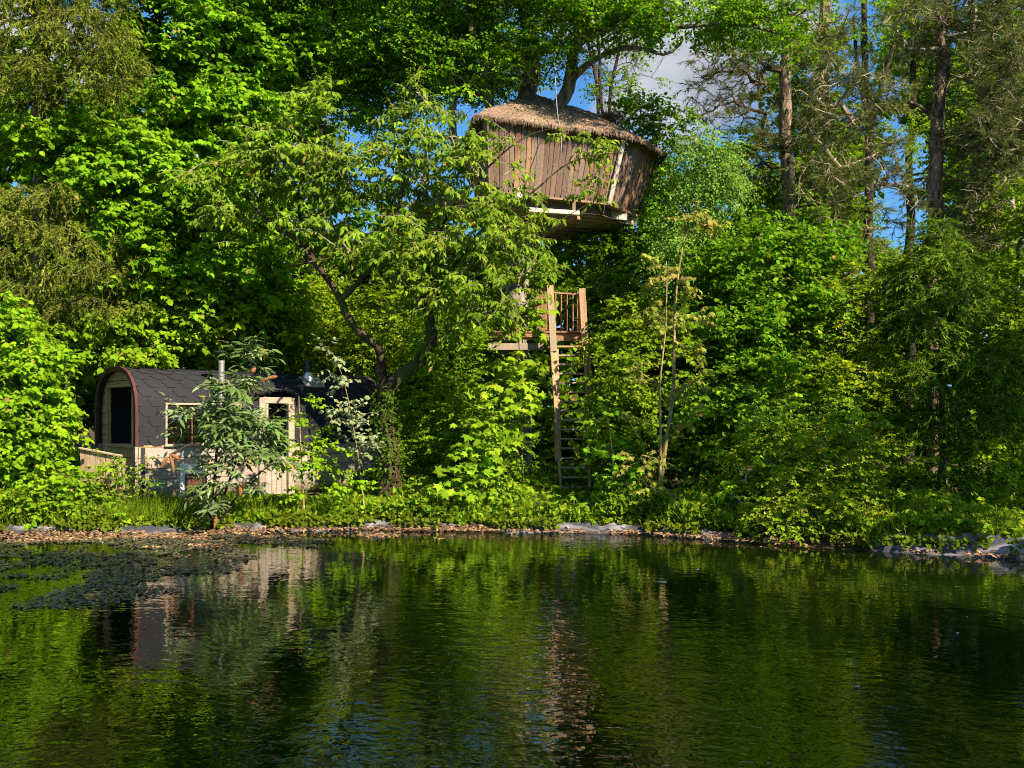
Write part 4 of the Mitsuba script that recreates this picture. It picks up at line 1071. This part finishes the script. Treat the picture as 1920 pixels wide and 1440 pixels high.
tree('pine_tree', 'thick scaly pine on the right with grey hanging dead boughs', 'tree', 153, (stem(1752, 23.5, (1752, 700), (1752, 480), (1756, 300), (1766, 120), (1772, -120)), .23, .15),
     [(1580, 210, 23.2, 100, 80, 1.2, .8), (1560, 330, 23, 80, 60, 1., .7), (1650, 160, 23, 70, 50, 1.2, .5), (1850, 120, 23, 100, 110, 1.5, 1.), (1870, 260, 22.6, 90, 90, 1.4, 1.), (1700, 60, 23.5, 80, 60, 1.4, .7), (1880, 400, 22.5, 80, 80, 1.3, .9), (1660, 370, 22.8, 60, 60, .9, .5), (1820, 10, 23, 120, 60, 1.5, 1.), (1600, 440, 22.6, 70, 40, .8, .5), (1850, 260, 22.8, 70, 90, 1.2, .8), (1680, 290, 22.9, 50, 50, 1.0, .6), (1920, 200, 22.8, 60, 160, 1.2, .9), (1540, 150, 23.4, 60, 60, 1., .6), (1850, 400, 22.4, 60, 60, 1.0, .7)],
     'pine', dens=14, gap=.38, bark='bark_pine', bow=-.04, down=.1, bare=.30, twig='twig_pale', tip=.0085, stalks=True, limbs=[
        ([at(1758, 235, 23.5), at(1700, 190, 23.2), at(1640, 205, 23), at(1560, 260, 22.9), at(1500, 330, 22.8)], .05, .012), ([at(1756, 330, 23.5), at(1680, 345, 23.2), at(1600, 370, 23), at(1530, 390, 22.9)], .04, .010),
        ([at(1764, 140, 23.5), at(1810, 150, 23), at(1870, 190, 22.6), at(1930, 260, 22.4)], .05, .012), ([at(1755, 320, 23.5), at(1830, 350, 23), at(1900, 370, 22.7)], .04, .01)])
tree('birch_tree', 'pale birch with tiny hanging leaves right of the treehouse', 'tree', 154, (stem(1300, 22.5, (1300, 700), (1312, 420), (1300, 240)), .07, .02),
     [(1325, 290, 22.4, 60, 70, .9, .8), (1310, 400, 22.3, 65, 65, .9, .8), (1350, 350, 22.5, 45, 80, .8, .7), (1270, 480, 22.2, 50, 50, .7, .6), (1262, 350, 22.6, 20, 50, .4, .4)], 'birch', dens=17, gap=.37, bark='bark_young', hang=.15)
tree('maple_tree', 'sunlit maple with yellow green leaves just right of the treehouse roof', 'tree', 155, (stem(1230, 26.5, (1230, 700), (1235, 400), (1225, 240)), .12, .04),
     [(1205, 200, 26, 50, 45, 1.0, .7), (1250, 230, 26, 55, 45, 1.0, .6), (1230, 350, 26, 70, 80, 1.2, .8), (1150, 490, 26, 110, 60, 1.3, .9), (1240, 480, 25.6, 90, 80, 1.2, .9), (1140, 570, 25, 90, 60, 1.2, 1.)], 'maple', dens=12, gap=.37)
tree('maple_tree', 'broad maple thicket right of the stairs in half shade', 'tree', 156, (stem(1200, 21.8, (1205, 780), (1215, 600)), .07, .03),
     [(1200, 640, 22.2, 65, 80, 1.2, 1.1), (1195, 780, 21.6, 55, 100, 1.0, 1.1), (1260, 700, 21.6, 90, 90, 1.2, 1.), (1150, 700, 21.3, 42, 50, .6, .9), (1145, 800, 20.4, 28, 60, .5, .9), (1178, 745, 20.3, 48, 70, .6, 1.2), (1165, 850, 20.0, 40, 50, .5, 1.), (1130, 640, 22.0, 26, 30, .4, .7), (1195, 890, 20.8, 50, 70, .8, .9), (1290, 850, 21.0, 90, 90, 1.2, .9)], 'maple', dens=15, gap=.36)
tree('maple_tree', 'tall spreading maple in the middle of the right bank', 'tree', 157, (stem(1430, 21.5, (1430, 800), (1425, 560)), .09, .03),
     [(1400, 500, 22.0, 120, 75, 1.4, 1.), (1350, 620, 21.6, 110, 90, 1.3, 1.1), (1470, 600, 21.4, 110, 90, 1.3, 1.1), (1420, 740, 21, 130, 90, 1.4, 1.), (1540, 480, 22.2, 90, 55, 1.2, 1.), (1330, 760, 20.8, 80, 90, 1.2, .9), (1460, 430, 22.5, 80, 40, 1., .7)], 'maple', dens=14, gap=.37)
tree('hawthorn_bush', 'dark hawthorn bush with small leaves left of the young spruce', 'bush', 158, (stem(1580, 20.5, (1580, 850), (1585, 640)), .06, .02),
     [(1580, 620, 21.2, 100, 90, 1.2, 1.), (1560, 750, 20.5, 110, 90, 1.2, 1.), (1640, 720, 20.8, 80, 110, 1.1, .8), (1500, 850, 19.8, 110, 80, 1.1, .9), (1620, 870, 19.6, 90, 70, 1., .8), (1620, 530, 21.5, 60, 50, 1., .7)], 'small', dens=15, gap=.37)
tree('young_spruce', 'young spruce with layered green boughs on the right bank', 'spruce', 159, (stem(1764, 20.3, (1766, 760), (1762, 560), (1756, 415)), .085, .012),
     [(1758, 450, 20.2, 35, 40, .5, 1.2), (1755, 520, 20.2, 70, 50, .9, 1.2), (1790, 560, 19.9, 80, 35, .9, 1.1), (1720, 600, 20, 75, 35, .9, 1.), (1800, 680, 19.7, 85, 35, 1.0, 1.1), (1715, 700, 20, 80, 30, .9, .8), (1830, 780, 19.7, 80, 40, 1., .8), (1740, 800, 20.2, 90, 30, 1., .5)], 'young_spruce', dens=20, gap=.36, bark='bark_pine', bow=-.02, down=.1, stalks=True, size=.95)
tree('ash_tree', 'leafy ash at the right edge beside the young spruce', 'tree', 160, (stem(1900, 20.5, (1900, 760), (1905, 480)), .09, .03),
     [(1890, 560, 20.6, 70, 80, 1.1, .9), (1900, 700, 20.2, 70, 90, 1.1, 1.), (1870, 850, 19.4, 80, 80, 1., .9), (1930, 400, 21, 60, 80, 1.1, .8), (1790, 900, 19.2, 70, 50, .8, .6)], 'maple', dens=13, gap=.38)
tree('elder_bush', 'low bright elder bush leaning over the water on the right', 'bush', 161, (stem(1545, 16.9, (1540, 900), (1545, 830)), .022, .008),
     [(1540, 900, 16.9, 95, 60, .8, .8), (1500, 970, 16.4, 80, 35, .6, 1.), (1590, 960, 16.3, 70, 35, .5, .9), (1530, 1005, 16.0, 70, 14, .35, 1.), (1440, 960, 16.8, 50, 26, .4, .8), (1550, 830, 17.1, 60, 40, .6, .5)], 'small', dens=22, gap=.36, stalks=True, size=1.05)
tree('dogwood_bush', 'loose dogwood bush with twiggy pale shoots above the elder', 'bush', 162, (stem(1455, 18.3, (1450, 850), (1440, 770)), .03, .010),
     [(1440, 790, 18.3, 70, 70, .8, .6), (1480, 870, 18.0, 80, 60, .7, .7), (1400, 880, 18.2, 60, 60, .7, .6), (1580, 800, 18.2, 70, 60, .8, .5), (1360, 940, 17.9, 60, 40, .6, .7)], 'hazel', dens=13, gap=.40, stalks=True, size=.8, twig='twig_pale')

# ---------------------------------------------------------------- the cherry in front
tree('cherry_tree', 'cherry tree with long hanging leaves and a dark leaning trunk in front of the treehouse', 'tree', 171,
     ([foot(733, 20.8), at(730, 880, 20.8), at(722, 800, 20.8), at(722, 742, 20.8), at(752, 708, 20.7), at(790, 667, 20.6), at(803, 637, 20.5), at(806, 590, 20.4), at(802, 520, 20.3)], .24, .09),
     [(430, 330, 20.8, 95, 60, .9, .7), (540, 290, 20.6, 100, 70, 1., .8), (600, 215, 20.4, 50, 55, .7, .9), (660, 330, 20.3, 110, 80, 1., .8), (770, 230, 20.2, 90, 60, .9, .55), (790, 340, 20.0, 110, 80, 1., .65), (870, 290, 19.9, 60, 60, .8, .7), (950, 345, 19.8, 50, 44, .5, .6), (975, 255, 19.9, 45, 26, .4, .45),
      (1080, 262, 19.8, 60, 16, .3, .5), (1150, 280, 19.8, 40, 14, .3, .5), (1130, 355, 19.9, 45, 14, .3, .45), (640, 430, 20.2, 120, 60, 1., .7), (780, 450, 19.9, 130, 70, 1., .85), (900, 440, 19.8, 100, 70, .9, .85), (970, 470, 19.8, 80, 50, .7, .8), (850, 560, 20, 110, 60, .9, .75), (930, 540, 19.9, 80, 50, .7, .7), (780, 620, 20.2, 60, 40, .6, .5), (480, 420, 20.6, 80, 50, .8, .6), (390, 400, 20.8, 50, 40, .6, .5), (1000, 400, 19.9, 36, 16, .3, .5)],
     'cherry', dens=10.0, gap=.45, bark='bark_cherry', twig='twig_pale', stalks=True, bow=.05, down=.25, tip=.0055, bare=.06, sides=12, limbs=[
        ([at(724, 760, 20.8), at(712, 700, 20.8), at(711, 655, 20.7), at(691, 640, 20.6), at(652, 597, 20.5), at(637, 561, 20.4), at(601, 507, 20.4), at(546, 443, 20.5), at(516, 425, 20.5), at(450, 360, 20.6), at(390, 300, 20.7)], .125, .02),
        ([at(639, 562, 20.4), at(676, 525, 20.3), at(719, 477, 20.2), at(745, 400, 20.1), at(760, 300, 20.1), at(775, 210, 20.1)], .07, .018),
        ([at(806, 590, 20.4), at(850, 500, 20.1), at(905, 430, 19.9), at(1000, 360, 19.8), at(1080, 300, 19.8), at(1175, 285, 19.8)], .045, .006),
        ([at(803, 520, 20.3), at(830, 420, 20.1), at(900, 330, 19.9), at(1000, 250, 19.9), at(1040, 240, 19.9)], .045, .006),
        ([at(601, 507, 20.4), at(560, 380, 20.4), at(590, 280, 20.4), at(605, 190, 20.4)], .045, .010),
        ([at(905, 430, 19.9), at(1000, 430, 19.9), at(1090, 390, 19.9), at(1160, 345, 19.9)], .018, .005),
        ([at(590, 492, 20.0), at(545, 497, 19.8), at(620, 484, 20.0), at(650, 476, 20.0)], .016, .012)])
# ivy on its trunk
rng = np.random.default_rng(9)
mb = MB()
pts = spline([foot(733, 20.8), at(730, 880, 20.8), at(722, 800, 20.8), at(722, 742, 20.8), at(752, 708, 20.7), at(790, 667, 20.6), at(803, 637, 20.5)], 400)
n = 1500
q = pts[rng.integers(0, 260, n)]
o = unit(rng.normal(size=(n, 3)) * [1, 1, .3])
leaf_mesh(mb, q + o * rng.uniform(.17, .34, (n, 1)), o + np.array([0, 0, -.8]) + rng.normal(size=(n, 3)) * .4, o + rng.normal(size=(n, 3)) * .4 + [0, 0, .3], rng.uniform(.05, .09, n), rng.uniform(.045, .08, n), np.array([.065, .125, .010]) * np.exp(rng.normal(size=(n, 1)) * .35), 'ovate')
put('ivy', mb, 'leaf_glossy', kind='stuff', label='ivy leaves climbing the leaning cherry trunk', category='ivy')

# ---------------------------------------------------------------- saplings and bushes on the bank
tree('sapling', 'slender sapling with two bare yellowish stems and drooping bronze leaves at the water edge', 'sapling', 181, ([foot(1236, 18.4), at(1243, 860, 18.4), at(1258, 760, 18.4), at(1266, 620, 18.4), at(1272, 520, 18.4), at(1290, 420, 18.4)], .052, .014),
     [(1195, 780, 18.3, 36, 30, .5, .8), (1210, 700, 18.3, 30, 22, .4, .7), (1290, 690, 18.4, 36, 40, .4, .7), (1215, 600, 18.4, 30, 26, .4, .6), (1300, 600, 18.4, 30, 30, .4, .6), (1265, 520, 18.4, 50, 40, .5, .6), (1300, 430, 18.4, 45, 40, .5, .6), (1200, 860, 18.2, 34, 26, .4, .7), (1290, 800, 18.3, 34, 30, .4, .5), (1215, 930, 18, 36, 28, .4, .8)],
     'bronze', dens=14, gap=.36, bark='bark_young', twig='bark_young', stalks=True, bow=.0, down=.2, tip=.0065, limbs=[([foot(1230, 18.4), at(1238, 850, 18.35), at(1237, 740, 18.3), at(1247, 600, 18.3), at(1250, 490, 18.3)], .036, .011)])
tree('sycamore_sapling', 'sycamore sapling with large bright lobed leaves in front of the stair platform', 'sapling', 182, (stem(985, 20.6, (978, 850), (974, 700), (972, 600)), .022, .008),
     [(965, 600, 20.6, 18, 12, .3, .5), (975, 680, 20.4, 36, 24, .5, .8), (945, 710, 20.4, 40, 36, .5, .8), (975, 765, 20.4, 38, 40, .5, .8), (930, 795, 20.3, 50, 40, .6, .8), (1000, 600, 20.6, 14, 24, .3, .5)], 'sycamore', dens=17, gap=.33, bark='bark_young', stalks=True, bow=.05, leaf_parts=140)
tree('sycamore_sapling', 'low sycamore sapling with pale lobed leaves left of the stair foot', 'sapling', 183, (stem(930, 19.2, (925, 880), (920, 830)), .016, .006),
     [(900, 850, 19.3, 50, 40, .5, .9), (950, 900, 19, 50, 40, .5, .9), (860, 910, 18.9, 50, 36, .5, .8), (1000, 920, 19.1, 26, 24, .4, .7)], 'sycamore', dens=17, gap=.33, bark='bark_young', stalks=True, size=.9, leaf_parts=120)
tree('sycamore_sapling', 'spindly sycamore sapling in dappled light right of the stairs', 'sapling', 184, (stem(1150, 19.0, (1150, 880), (1140, 790)), .016, .006),
     [(1140, 800, 19.2, 16, 26, .3, .8), (1150, 860, 19, 34, 36, .4, .9), (1160, 920, 18.7, 40, 30, .4, .9), (1105, 945, 18.6, 24, 14, .3, .6)], 'sycamore', dens=16, gap=.33, bark='bark_young', stalks=True, size=.8, leaf_parts=80)
bud = tree('butterfly_bush', 'grey green butterfly bush with narrow leaves in front of the cabin', 'bush', 185, (stem(400, 17.9, (405, 860), (425, 740)), .045, .015),
           [(430, 820, 18.0, 42, 50, .5, .9), (428, 890, 17.9, 38, 44, .5, .9), (455, 730, 18.1, 36, 46, .5, .9), (470, 800, 18.0, 48, 46, .5, .8), (402, 948, 17.8, 26, 16, .3, .8), (510, 860, 18.0, 45, 36, .4, .7), (380, 770, 18.0, 36, 30, .4, .6), (462, 672, 18.1, 18, 22, .25, .9), (535, 880, 18.0, 30, 20, .3, .5), (365, 800, 18.3, 14, 12, .2, .5)],
           'buddleia', dens=15, gap=.35, stalks=True, bow=.08, down=.4, twig='twig_brown', limbs=[([foot(392, 17.9), at(440, 870, 18), at(475, 740, 18.1), at(466, 660, 18.1)], .03, .008), ([foot(405, 17.9), at(470, 900, 18), at(530, 860, 18)], .022, .006)])
rng = np.random.default_rng(77)
heads = [((319, 852), (326, 886)), ((316, 856), (302, 878)), ((320, 853), (338, 864)), ((380, 836), (376, 850)), ((432, 726), (420, 720)), ((400, 900), (404, 930)), ((452, 905), (450, 930)), ((520, 706), (490, 716)), ((405, 965), (402, 990)), ((385, 833), (398, 826)), ((472, 700), (480, 690))]
for a, b in heads:
    p = spline([at(*a, 17.75), (at(*a, 17.75) + at(*b, 17.75)) / 2 + [0, 0, .02], at(*b, 17.75)], 9)
    r = np.array([.012, .026, .034, .036, .036, .032, .027, .020, .008])
    put(f'{bud}__seed_head', tube(p, r, 8, rough=.8, seed=3), 'seed_head', smooth=True)
put(f'{bud}__seed_stalk', MB().add(*tube(spline([at(372, 830, 17.9), at(345, 838, 17.8), at(319, 852, 17.75)], 6), .006, 5)), 'twig_brown')
tree('whitebeam_sapling', 'thin whitebeam sapling with silvery white leaves in front of the shaded cabin roof', 'sapling', 186, (stem(685, 18.6, (672, 860), (655, 760), (640, 700), (622, 660)), .016, .005),
     [(622, 670, 18.6, 14, 22, .25, .9), (640, 715, 18.6, 20, 20, .3, .9), (655, 770, 18.6, 30, 26, .35, .8), (675, 840, 18.5, 26, 30, .35, .7), (640, 790, 18.5, 26, 20, .3, .6)], 'whitebeam', dens=26, gap=.30, stalks=True, bark='bark_young', size=.8)
tree('birch_sapling', 'bushy birch sapling covering the cabin door', 'sapling', 187, (stem(570, 18.8, (565, 850), (560, 740)), .025, .008),
     [(545, 750, 18.9, 26, 40, .4, .8), (545, 840, 18.8, 26, 36, .4, .8), (585, 790, 18.8, 36, 44, .5, .7), (570, 850, 18.7, 36, 36, .5, .7), (620, 860, 18.7, 45, 44, .5, .5), (660, 910, 18.7, 45, 30, .5, .6), (600, 935, 18.6, 50, 18, .4, .7)], 'hazel', dens=14, gap=.38, stalks=True, bark='bark_young', size=.72)
tree('bramble', 'arching bramble in front of the plank screen by the cabin', 'bush', 188, (stem(205, 18.3, (205, 900), (215, 860)), .014, .006),
     [(200, 885, 18.4, 26, 36, .4, .6), (170, 935, 18.2, 50, 30, .5, .9), (230, 970, 18.0, 40, 10, .3, 1.)], 'small', dens=22, gap=.33, stalks=True)
tree('shoot', 'thin leafy shoot standing against the pale cabin planks', 'sapling', 189, (stem(276, 18.6, (277, 920), (276, 870)), .006, .003), [(277, 870, 18.6, 10, 14, .1, 1.), (277, 905, 18.6, 12, 20, .12, 1.)], 'small', dens=70, gap=.2, stalks=True, size=.55, per=.5, tip=.003)

# trees on the right bank just outside the picture that shade the right half
for seed, x, y, lab in [(193, 15.5, 14.5, 'maple set back on the right bank'), (194, 11.9, 11.6, 'maple on the right bank close to the water')]:
    z = float(ground_z([x], [y])[0])
    px, py = x / y * F + 960, HZ - (6.5 - H) / y * F
    k = F / y
    tree('maple_tree', lab, 'tree', seed, ([[x, y, z - .05], [x + .1, y, 4], [x, y + .1, 9.5]], .16, .05), [(px, py, y, 2.6 * k, 2.3 * k, 2.4, .24), (px, py - 2.6 * k, y, 2.0 * k, 1.6 * k, 2, .24)], 'far', dens=4.5, gap=.40)

# tall trees on the near bank, to the right of the camera
for seed, x, y, lab in [(195, 7.8, -0.6, 'tall tree on the near bank right of the camera'), (196, 11.6, 1.0, 'tall tree on the near bank farther right'), (197, 4.6, -3.2, 'tall tree on the near bank close behind the camera')]:
    z = float(ground_z([x], [y])[0])
    o = at(960, 790, 1.0)
    key = thing('poplar_tree', lab, 'tree', None)
    rr = np.random.default_rng(seed)
    put(f'{key}__trunk', tube(spline([[x, y, z - .1], [x + .1, y, 6], [x, y, 16.2]], 30), np.linspace(.24, .05, 30), 9), 'bark_grey', smooth=True)
    q = unit(rr.normal(size=(5200, 3))) * rr.uniform(0, 1, (5200, 1)) ** .4 * [2.5, 2.5, 6.6] + [x, y, 10.2]
    mb = MB()
    leaf_mesh(mb, q, rr.normal(size=(5200, 3)), np.array([.2, -.3, .8]) + rr.normal(size=(5200, 3)) * .5, .30, .26, np.array([.10, .20, .010]) * np.exp(rr.normal(size=(5200, 1)) * .3), 'rhomb')
    put(f'{key}__crown', mb, 'leaf_soft', kind='stuff')

# ---------------------------------------------------------------- ground cover along the bank
rng = np.random.default_rng(41)


def bank(n, lo, hi, t0=0.06, t1=0.985, power=1.0):
    t = rng.uniform(t0, t1, n)
    k = t * (N - 1)
    i = k.astype(int)
    base = st[i] + (st[np.minimum(i + 1, N - 1)] - st[i]) * (k - i)[:, None]
    q = base + nrm[i] * (lo + (hi - lo) * rng.random(n) ** power)[:, None]
    return np.c_[q, ground_z(q[:, 0], q[:, 1])]


mb = MB()
n = 34000
q = bank(n, 0.27, 4.2, power=1.5)
hh = 0.05 + 0.55 * np.clip(meshkit.fbm(q * [1.1, 1.1, 0], 3, 12) * 2.2 - .65, 0, 1)
px = q[:, 0] / q[:, 1] * F + 960
hh = hh * np.interp(px, [200, 240, 560, 700, 780, 1020, 1050, 1110, 1140], [1, .22, .22, .5, 1, 1, .4, .4, 1])
q[:, 2] += hh * rng.random(n) ** .6 + .02
colr = np.where((rng.random(n) < .5)[:, None], [.105, .200, .010], [.165, .235, .012]) * np.exp(rng.normal(size=(n, 1)) * .3)
leaf_mesh(mb, q, rng.normal(size=(n, 3)) + [0, -.3, -.15], np.array([.1, -.35, .9]) + rng.normal(size=(n, 3)) * .45, rng.uniform(.08, .17, n), rng.uniform(.06, .125, n), colr * 1.3, 'rhomb')
# ivy creeping over the liner
n = 5000
q = bank(n, -0.02, 0.42)
keep = meshkit.fbm(q * [1.6, 1.6, 0], 3, 19) > .47
q = q[keep]
n = len(q)
q[:, 2] = np.maximum(q[:, 2], .06) + rng.random(n) * .14 + .05
leaf_mesh(mb, q, rng.normal(size=(n, 3)) + [0, -.5, -.4], np.array([.1, -.5, .8]) + rng.normal(size=(n, 3)) * .4, rng.uniform(.07, .12, n), rng.uniform(.06, .10, n), np.array([.12, .175, .010]) * np.exp(rng.normal(size=(n, 1)) * .3), 'ovate')
n = 9000
q = bank(n, 3.8, 11, .02, .99)
q[:, 2] += .5 * rng.random(n) ** 1.5
leaf_mesh(mb, q, rng.normal(size=(n, 3)) + [0, -.3, -.15], np.array([.1, -.35, .9]) + rng.normal(size=(n, 3)) * .45, rng.uniform(.12, .24, n), rng.uniform(.10, .18, n), np.array([.10, .20, .010]) * np.exp(rng.normal(size=(n, 1)) * .3), 'rhomb')
put('ground_cover', mb, 'leaf_soft', kind='stuff', label='low ivy and nettles covering the bank along the water', category='ground cover')
mb = MB()
for t0, t1, n, lo, hi in ((0.10, 0.27, 2600, .25, 1.6), (.52, .60, 500, .3, 1.5), (.70, .98, 2800, .25, 1.8), (.27, .52, 700, .3, 1.5)):
    q = bank(n, lo, hi, t0, t1)
    leaf_mesh(mb, q, np.array([0, -.15, 1]) + rng.normal(size=(n, 3)) * [.35, .35, .1], rng.normal(size=(n, 3)) * [1, 1, .2] + [0, -1, .3], rng.uniform(.22, .55, n), rng.uniform(.008, .016, n), np.array([.13, .205, .012]) * np.exp(rng.normal(size=(n, 1)) * .3), 'blade')
put('grass', mb, 'leaf_soft', kind='stuff', label='tufts of long grass on the bank', category='grass')
# brown fallen leaves lying along the liner
mb = MB()
n = 4200
q = bank(n, -0.26, 0.30, .02, .99)
q[:, 2] = np.clip(q[:, 2] * .5, .0, .2) + .035 + rng.random(n) * .03
keep = meshkit.fbm(q * [1.3, 1.3, 0], 3, 29) > .43
q = q[keep]
n = len(q)
leaf_mesh(mb, q, rng.normal(size=(n, 3)) * [1, 1, .25], np.array([0, -.2, 1]) + rng.normal(size=(n, 3)) * .35, rng.uniform(.05, .10, n), rng.uniform(.03, .055, n), np.where((rng.random(n) < .6)[:, None], [.24, .15, .075], [.11, .065, .035]) * np.exp(rng.normal(size=(n, 1)) * .3), 'ovate')
put('fallen_leaves', mb, 'painted', kind='stuff', label='brown fallen leaves washed up along the pond edge', category='leaves')
# carpet of leaves floating on the left of the pond
n = 30000
fx, fy = rng.uniform(-11.5, -1.2, n), rng.uniform(9.5, 17.9, n)
pxs, pys = fx / fy * F + 960, HZ + H / fy * F
edge = np.interp(pxs, [-300, 0, 150, 260, 330, 400, 470, 560, 640, 760], [1150, 1148, 1138, 1120, 1098, 1078, 1052, 1040, 1022, 1010])
nz = meshkit.fbm(np.c_[fx * 1.2, fy * 1.2, fx * 0], 4, 31) + .35 * (meshkit.fbm(np.c_[fx * .5, fy * 2.2, fx * 0], 3, 35) - .5)
soft = (edge + 14 - pys) / 60
keep = (nz < np.clip(.32 + .30 * soft, 0, .575)) & shapely.contains(POND, shapely.points(fx, fy))
fx, fy, pys = fx[keep], fy[keep], pys[keep]
n = len(fx)
mb = MB()
dry = (meshkit.fbm(np.c_[fx * .6, fy * 1.5, fx * 0], 3, 37) + .30 * np.clip((fy - 15.6) / 2, -1, 1) > .59)[:, None]
colr = np.where(dry, [.24, .150, .078], np.where((rng.random(n) < .4)[:, None], [.070, .082, .034], [.062, .054, .040])) * np.exp(rng.normal(size=(n, 1)) * .35)
leaf_mesh(mb, np.c_[fx, fy, np.full(n, .008) + rng.random(n) * .012], rng.normal(size=(n, 3)) * [1, 1, .12], np.array([0, 0, 1]) + rng.normal(size=(n, 3)) * .07, rng.uniform(.05, .11, n), rng.uniform(.035, .07, n), colr, 'ovate')
put('floating_leaves', mb, 'litter_wet', kind='stuff', label='carpet of dead leaves floating on the left of the pond', category='leaves')
mb = MB()
n = 420
fx, fy = rng.uniform(-8, 8, n), 4.5 + 12.5 * rng.random(n) ** .8
keep = shapely.contains(POND, shapely.points(fx, fy)) & (meshkit.fbm(np.c_[fx * .4, fy * .5, fx * 0], 2, 51) > .45)
fx, fy = fx[keep], fy[keep]
n = len(fx)
leaf_mesh(mb, np.c_[fx, fy, np.full(n, .008)], rng.normal(size=(n, 3)) * [1, 1, .05], np.array([0, 0, 1]) + rng.normal(size=(n, 3)) * .06, rng.uniform(.012, .035, n), rng.uniform(.010, .022, n), np.array([.20, .17, .10]) * np.exp(rng.normal(size=(n, 1)) * .5), 'rhomb')
put('floating_specks', mb, 'litter_wet', kind='stuff', label='tiny specks of petal and bud scale scattered on the open water', category='specks')
# single things on the water
def lone(px, py, size, col, lab, cat, name):
    d = H * F / (py - HZ)
    p = at(px, py, d)
    p[2] = .012
    size *= .8
    ang = np.linspace(0, 2 * np.pi, 19)[:-1]
    rim = np.stack([np.cos(ang) * size * (1 - .12 * np.cos(ang * 3)), np.sin(ang) * size * .75, .001 + .003 * np.sin(ang * 2)], -1)
    v = np.vstack([p, p + rim, p - [0, 0, .008]])
    f = [(0, 1 + i, 1 + (i + 1) % 18) for i in range(18)] + [(19, 1 + (i + 1) % 18, 1 + i) for i in range(18)]
    put(name, (v, f), 'litter_wet', color=np.tile(col, (20, 1)), label=lab, category=cat)


for args in [(1241, 1093, .09, (.35, .42, .24), 'pale green leaf floating alone in the open water right of centre', 'leaf', 'floating_leaf'), (1307, 1069, .035, (.45, .45, .42), 'small pale leaf floating behind the larger lone one', 'leaf', 'floating_leaf'),
             (1606, 1290, .03, (.20, .20, .22), 'small dark leaf floating in the lower right of the pond', 'leaf', 'floating_leaf'), (1795, 1189, .02, (.6, .6, .55), 'tiny white petal floating at the right', 'petal', 'petal'),
             (1332, 1021, .05, (.5, .32, .17), 'tan leaf afloat near the right bank, left of two', 'leaf', 'floating_leaf'), (1426, 1026, .035, (.55, .42, .28), 'tan leaf afloat near the right bank, right of two', 'leaf', 'floating_leaf'),
             (405, 1123, .05, (.05, .09, .07), 'dark green leaf afloat below the cabin reflection', 'leaf', 'floating_leaf')]:
    lone(*args)
# bluebells
k = 0
for px, py in [(952, 957), (957, 949), (963, 953), (970, 958), (975, 951), (985, 956), (1002, 960), (1010, 955), (1026, 952), (1098, 957), (1104, 964), (1118, 953), (1123, 950), (1108, 968), (940, 962), (1075, 961), (818, 946), (1362, 962), (1376, 965), (1390, 960), (1560, 975), (1573, 978), (1530, 972)]:
    d = np.interp(px, [800, 1000, 1400, 1600], [19.0, 19.0, 18.2, 17.2])
    x = (px - 960) / F * d
    z0 = float(ground_z([x], [d])[0])
    t = at(px, py, d)
    if t[2] < z0 + .18:
        t[2] = z0 + .30
    lab, grp = (('lone bluebell far left of the stairs below the cherry', None) if px < 900 else ('bluebell in the violet clump left of the stair foot', 'bluebells left of the stairs') if px < 1050 else
                ('bluebell in the small clump just right of the stair foot', 'bluebells right of the stairs') if px < 1200 else ('bluebell on the shaded right bank', 'bluebells on the right bank'))
    key = thing('bluebell', lab, 'flower', grp)
    put(f'{key}__stalk', MB().add(*tube([[x, d, z0 - .02], [x + .01, d, (z0 + t[2]) / 2], t], .005, 5)), 'bark_young')
    mb = MB()
    m = 26
    s = rng.random(m)
    o = unit(rng.normal(size=(m, 3)) * [1, 1, .2])
    leaf_mesh(mb, np.c_[np.full(m, t[0]), np.full(m, t[1]), t[2] - .22 * s] + o * .012, o * .8 + [0, 0, -.7], o + [0, 0, .6], .032, .022, np.array([.17, .16, .42]) * np.exp(rng.normal(size=(m, 1)) * .25), 'ovate')
    put(f'{key}__flower_spike', mb, 'leaf_soft', kind='stuff')
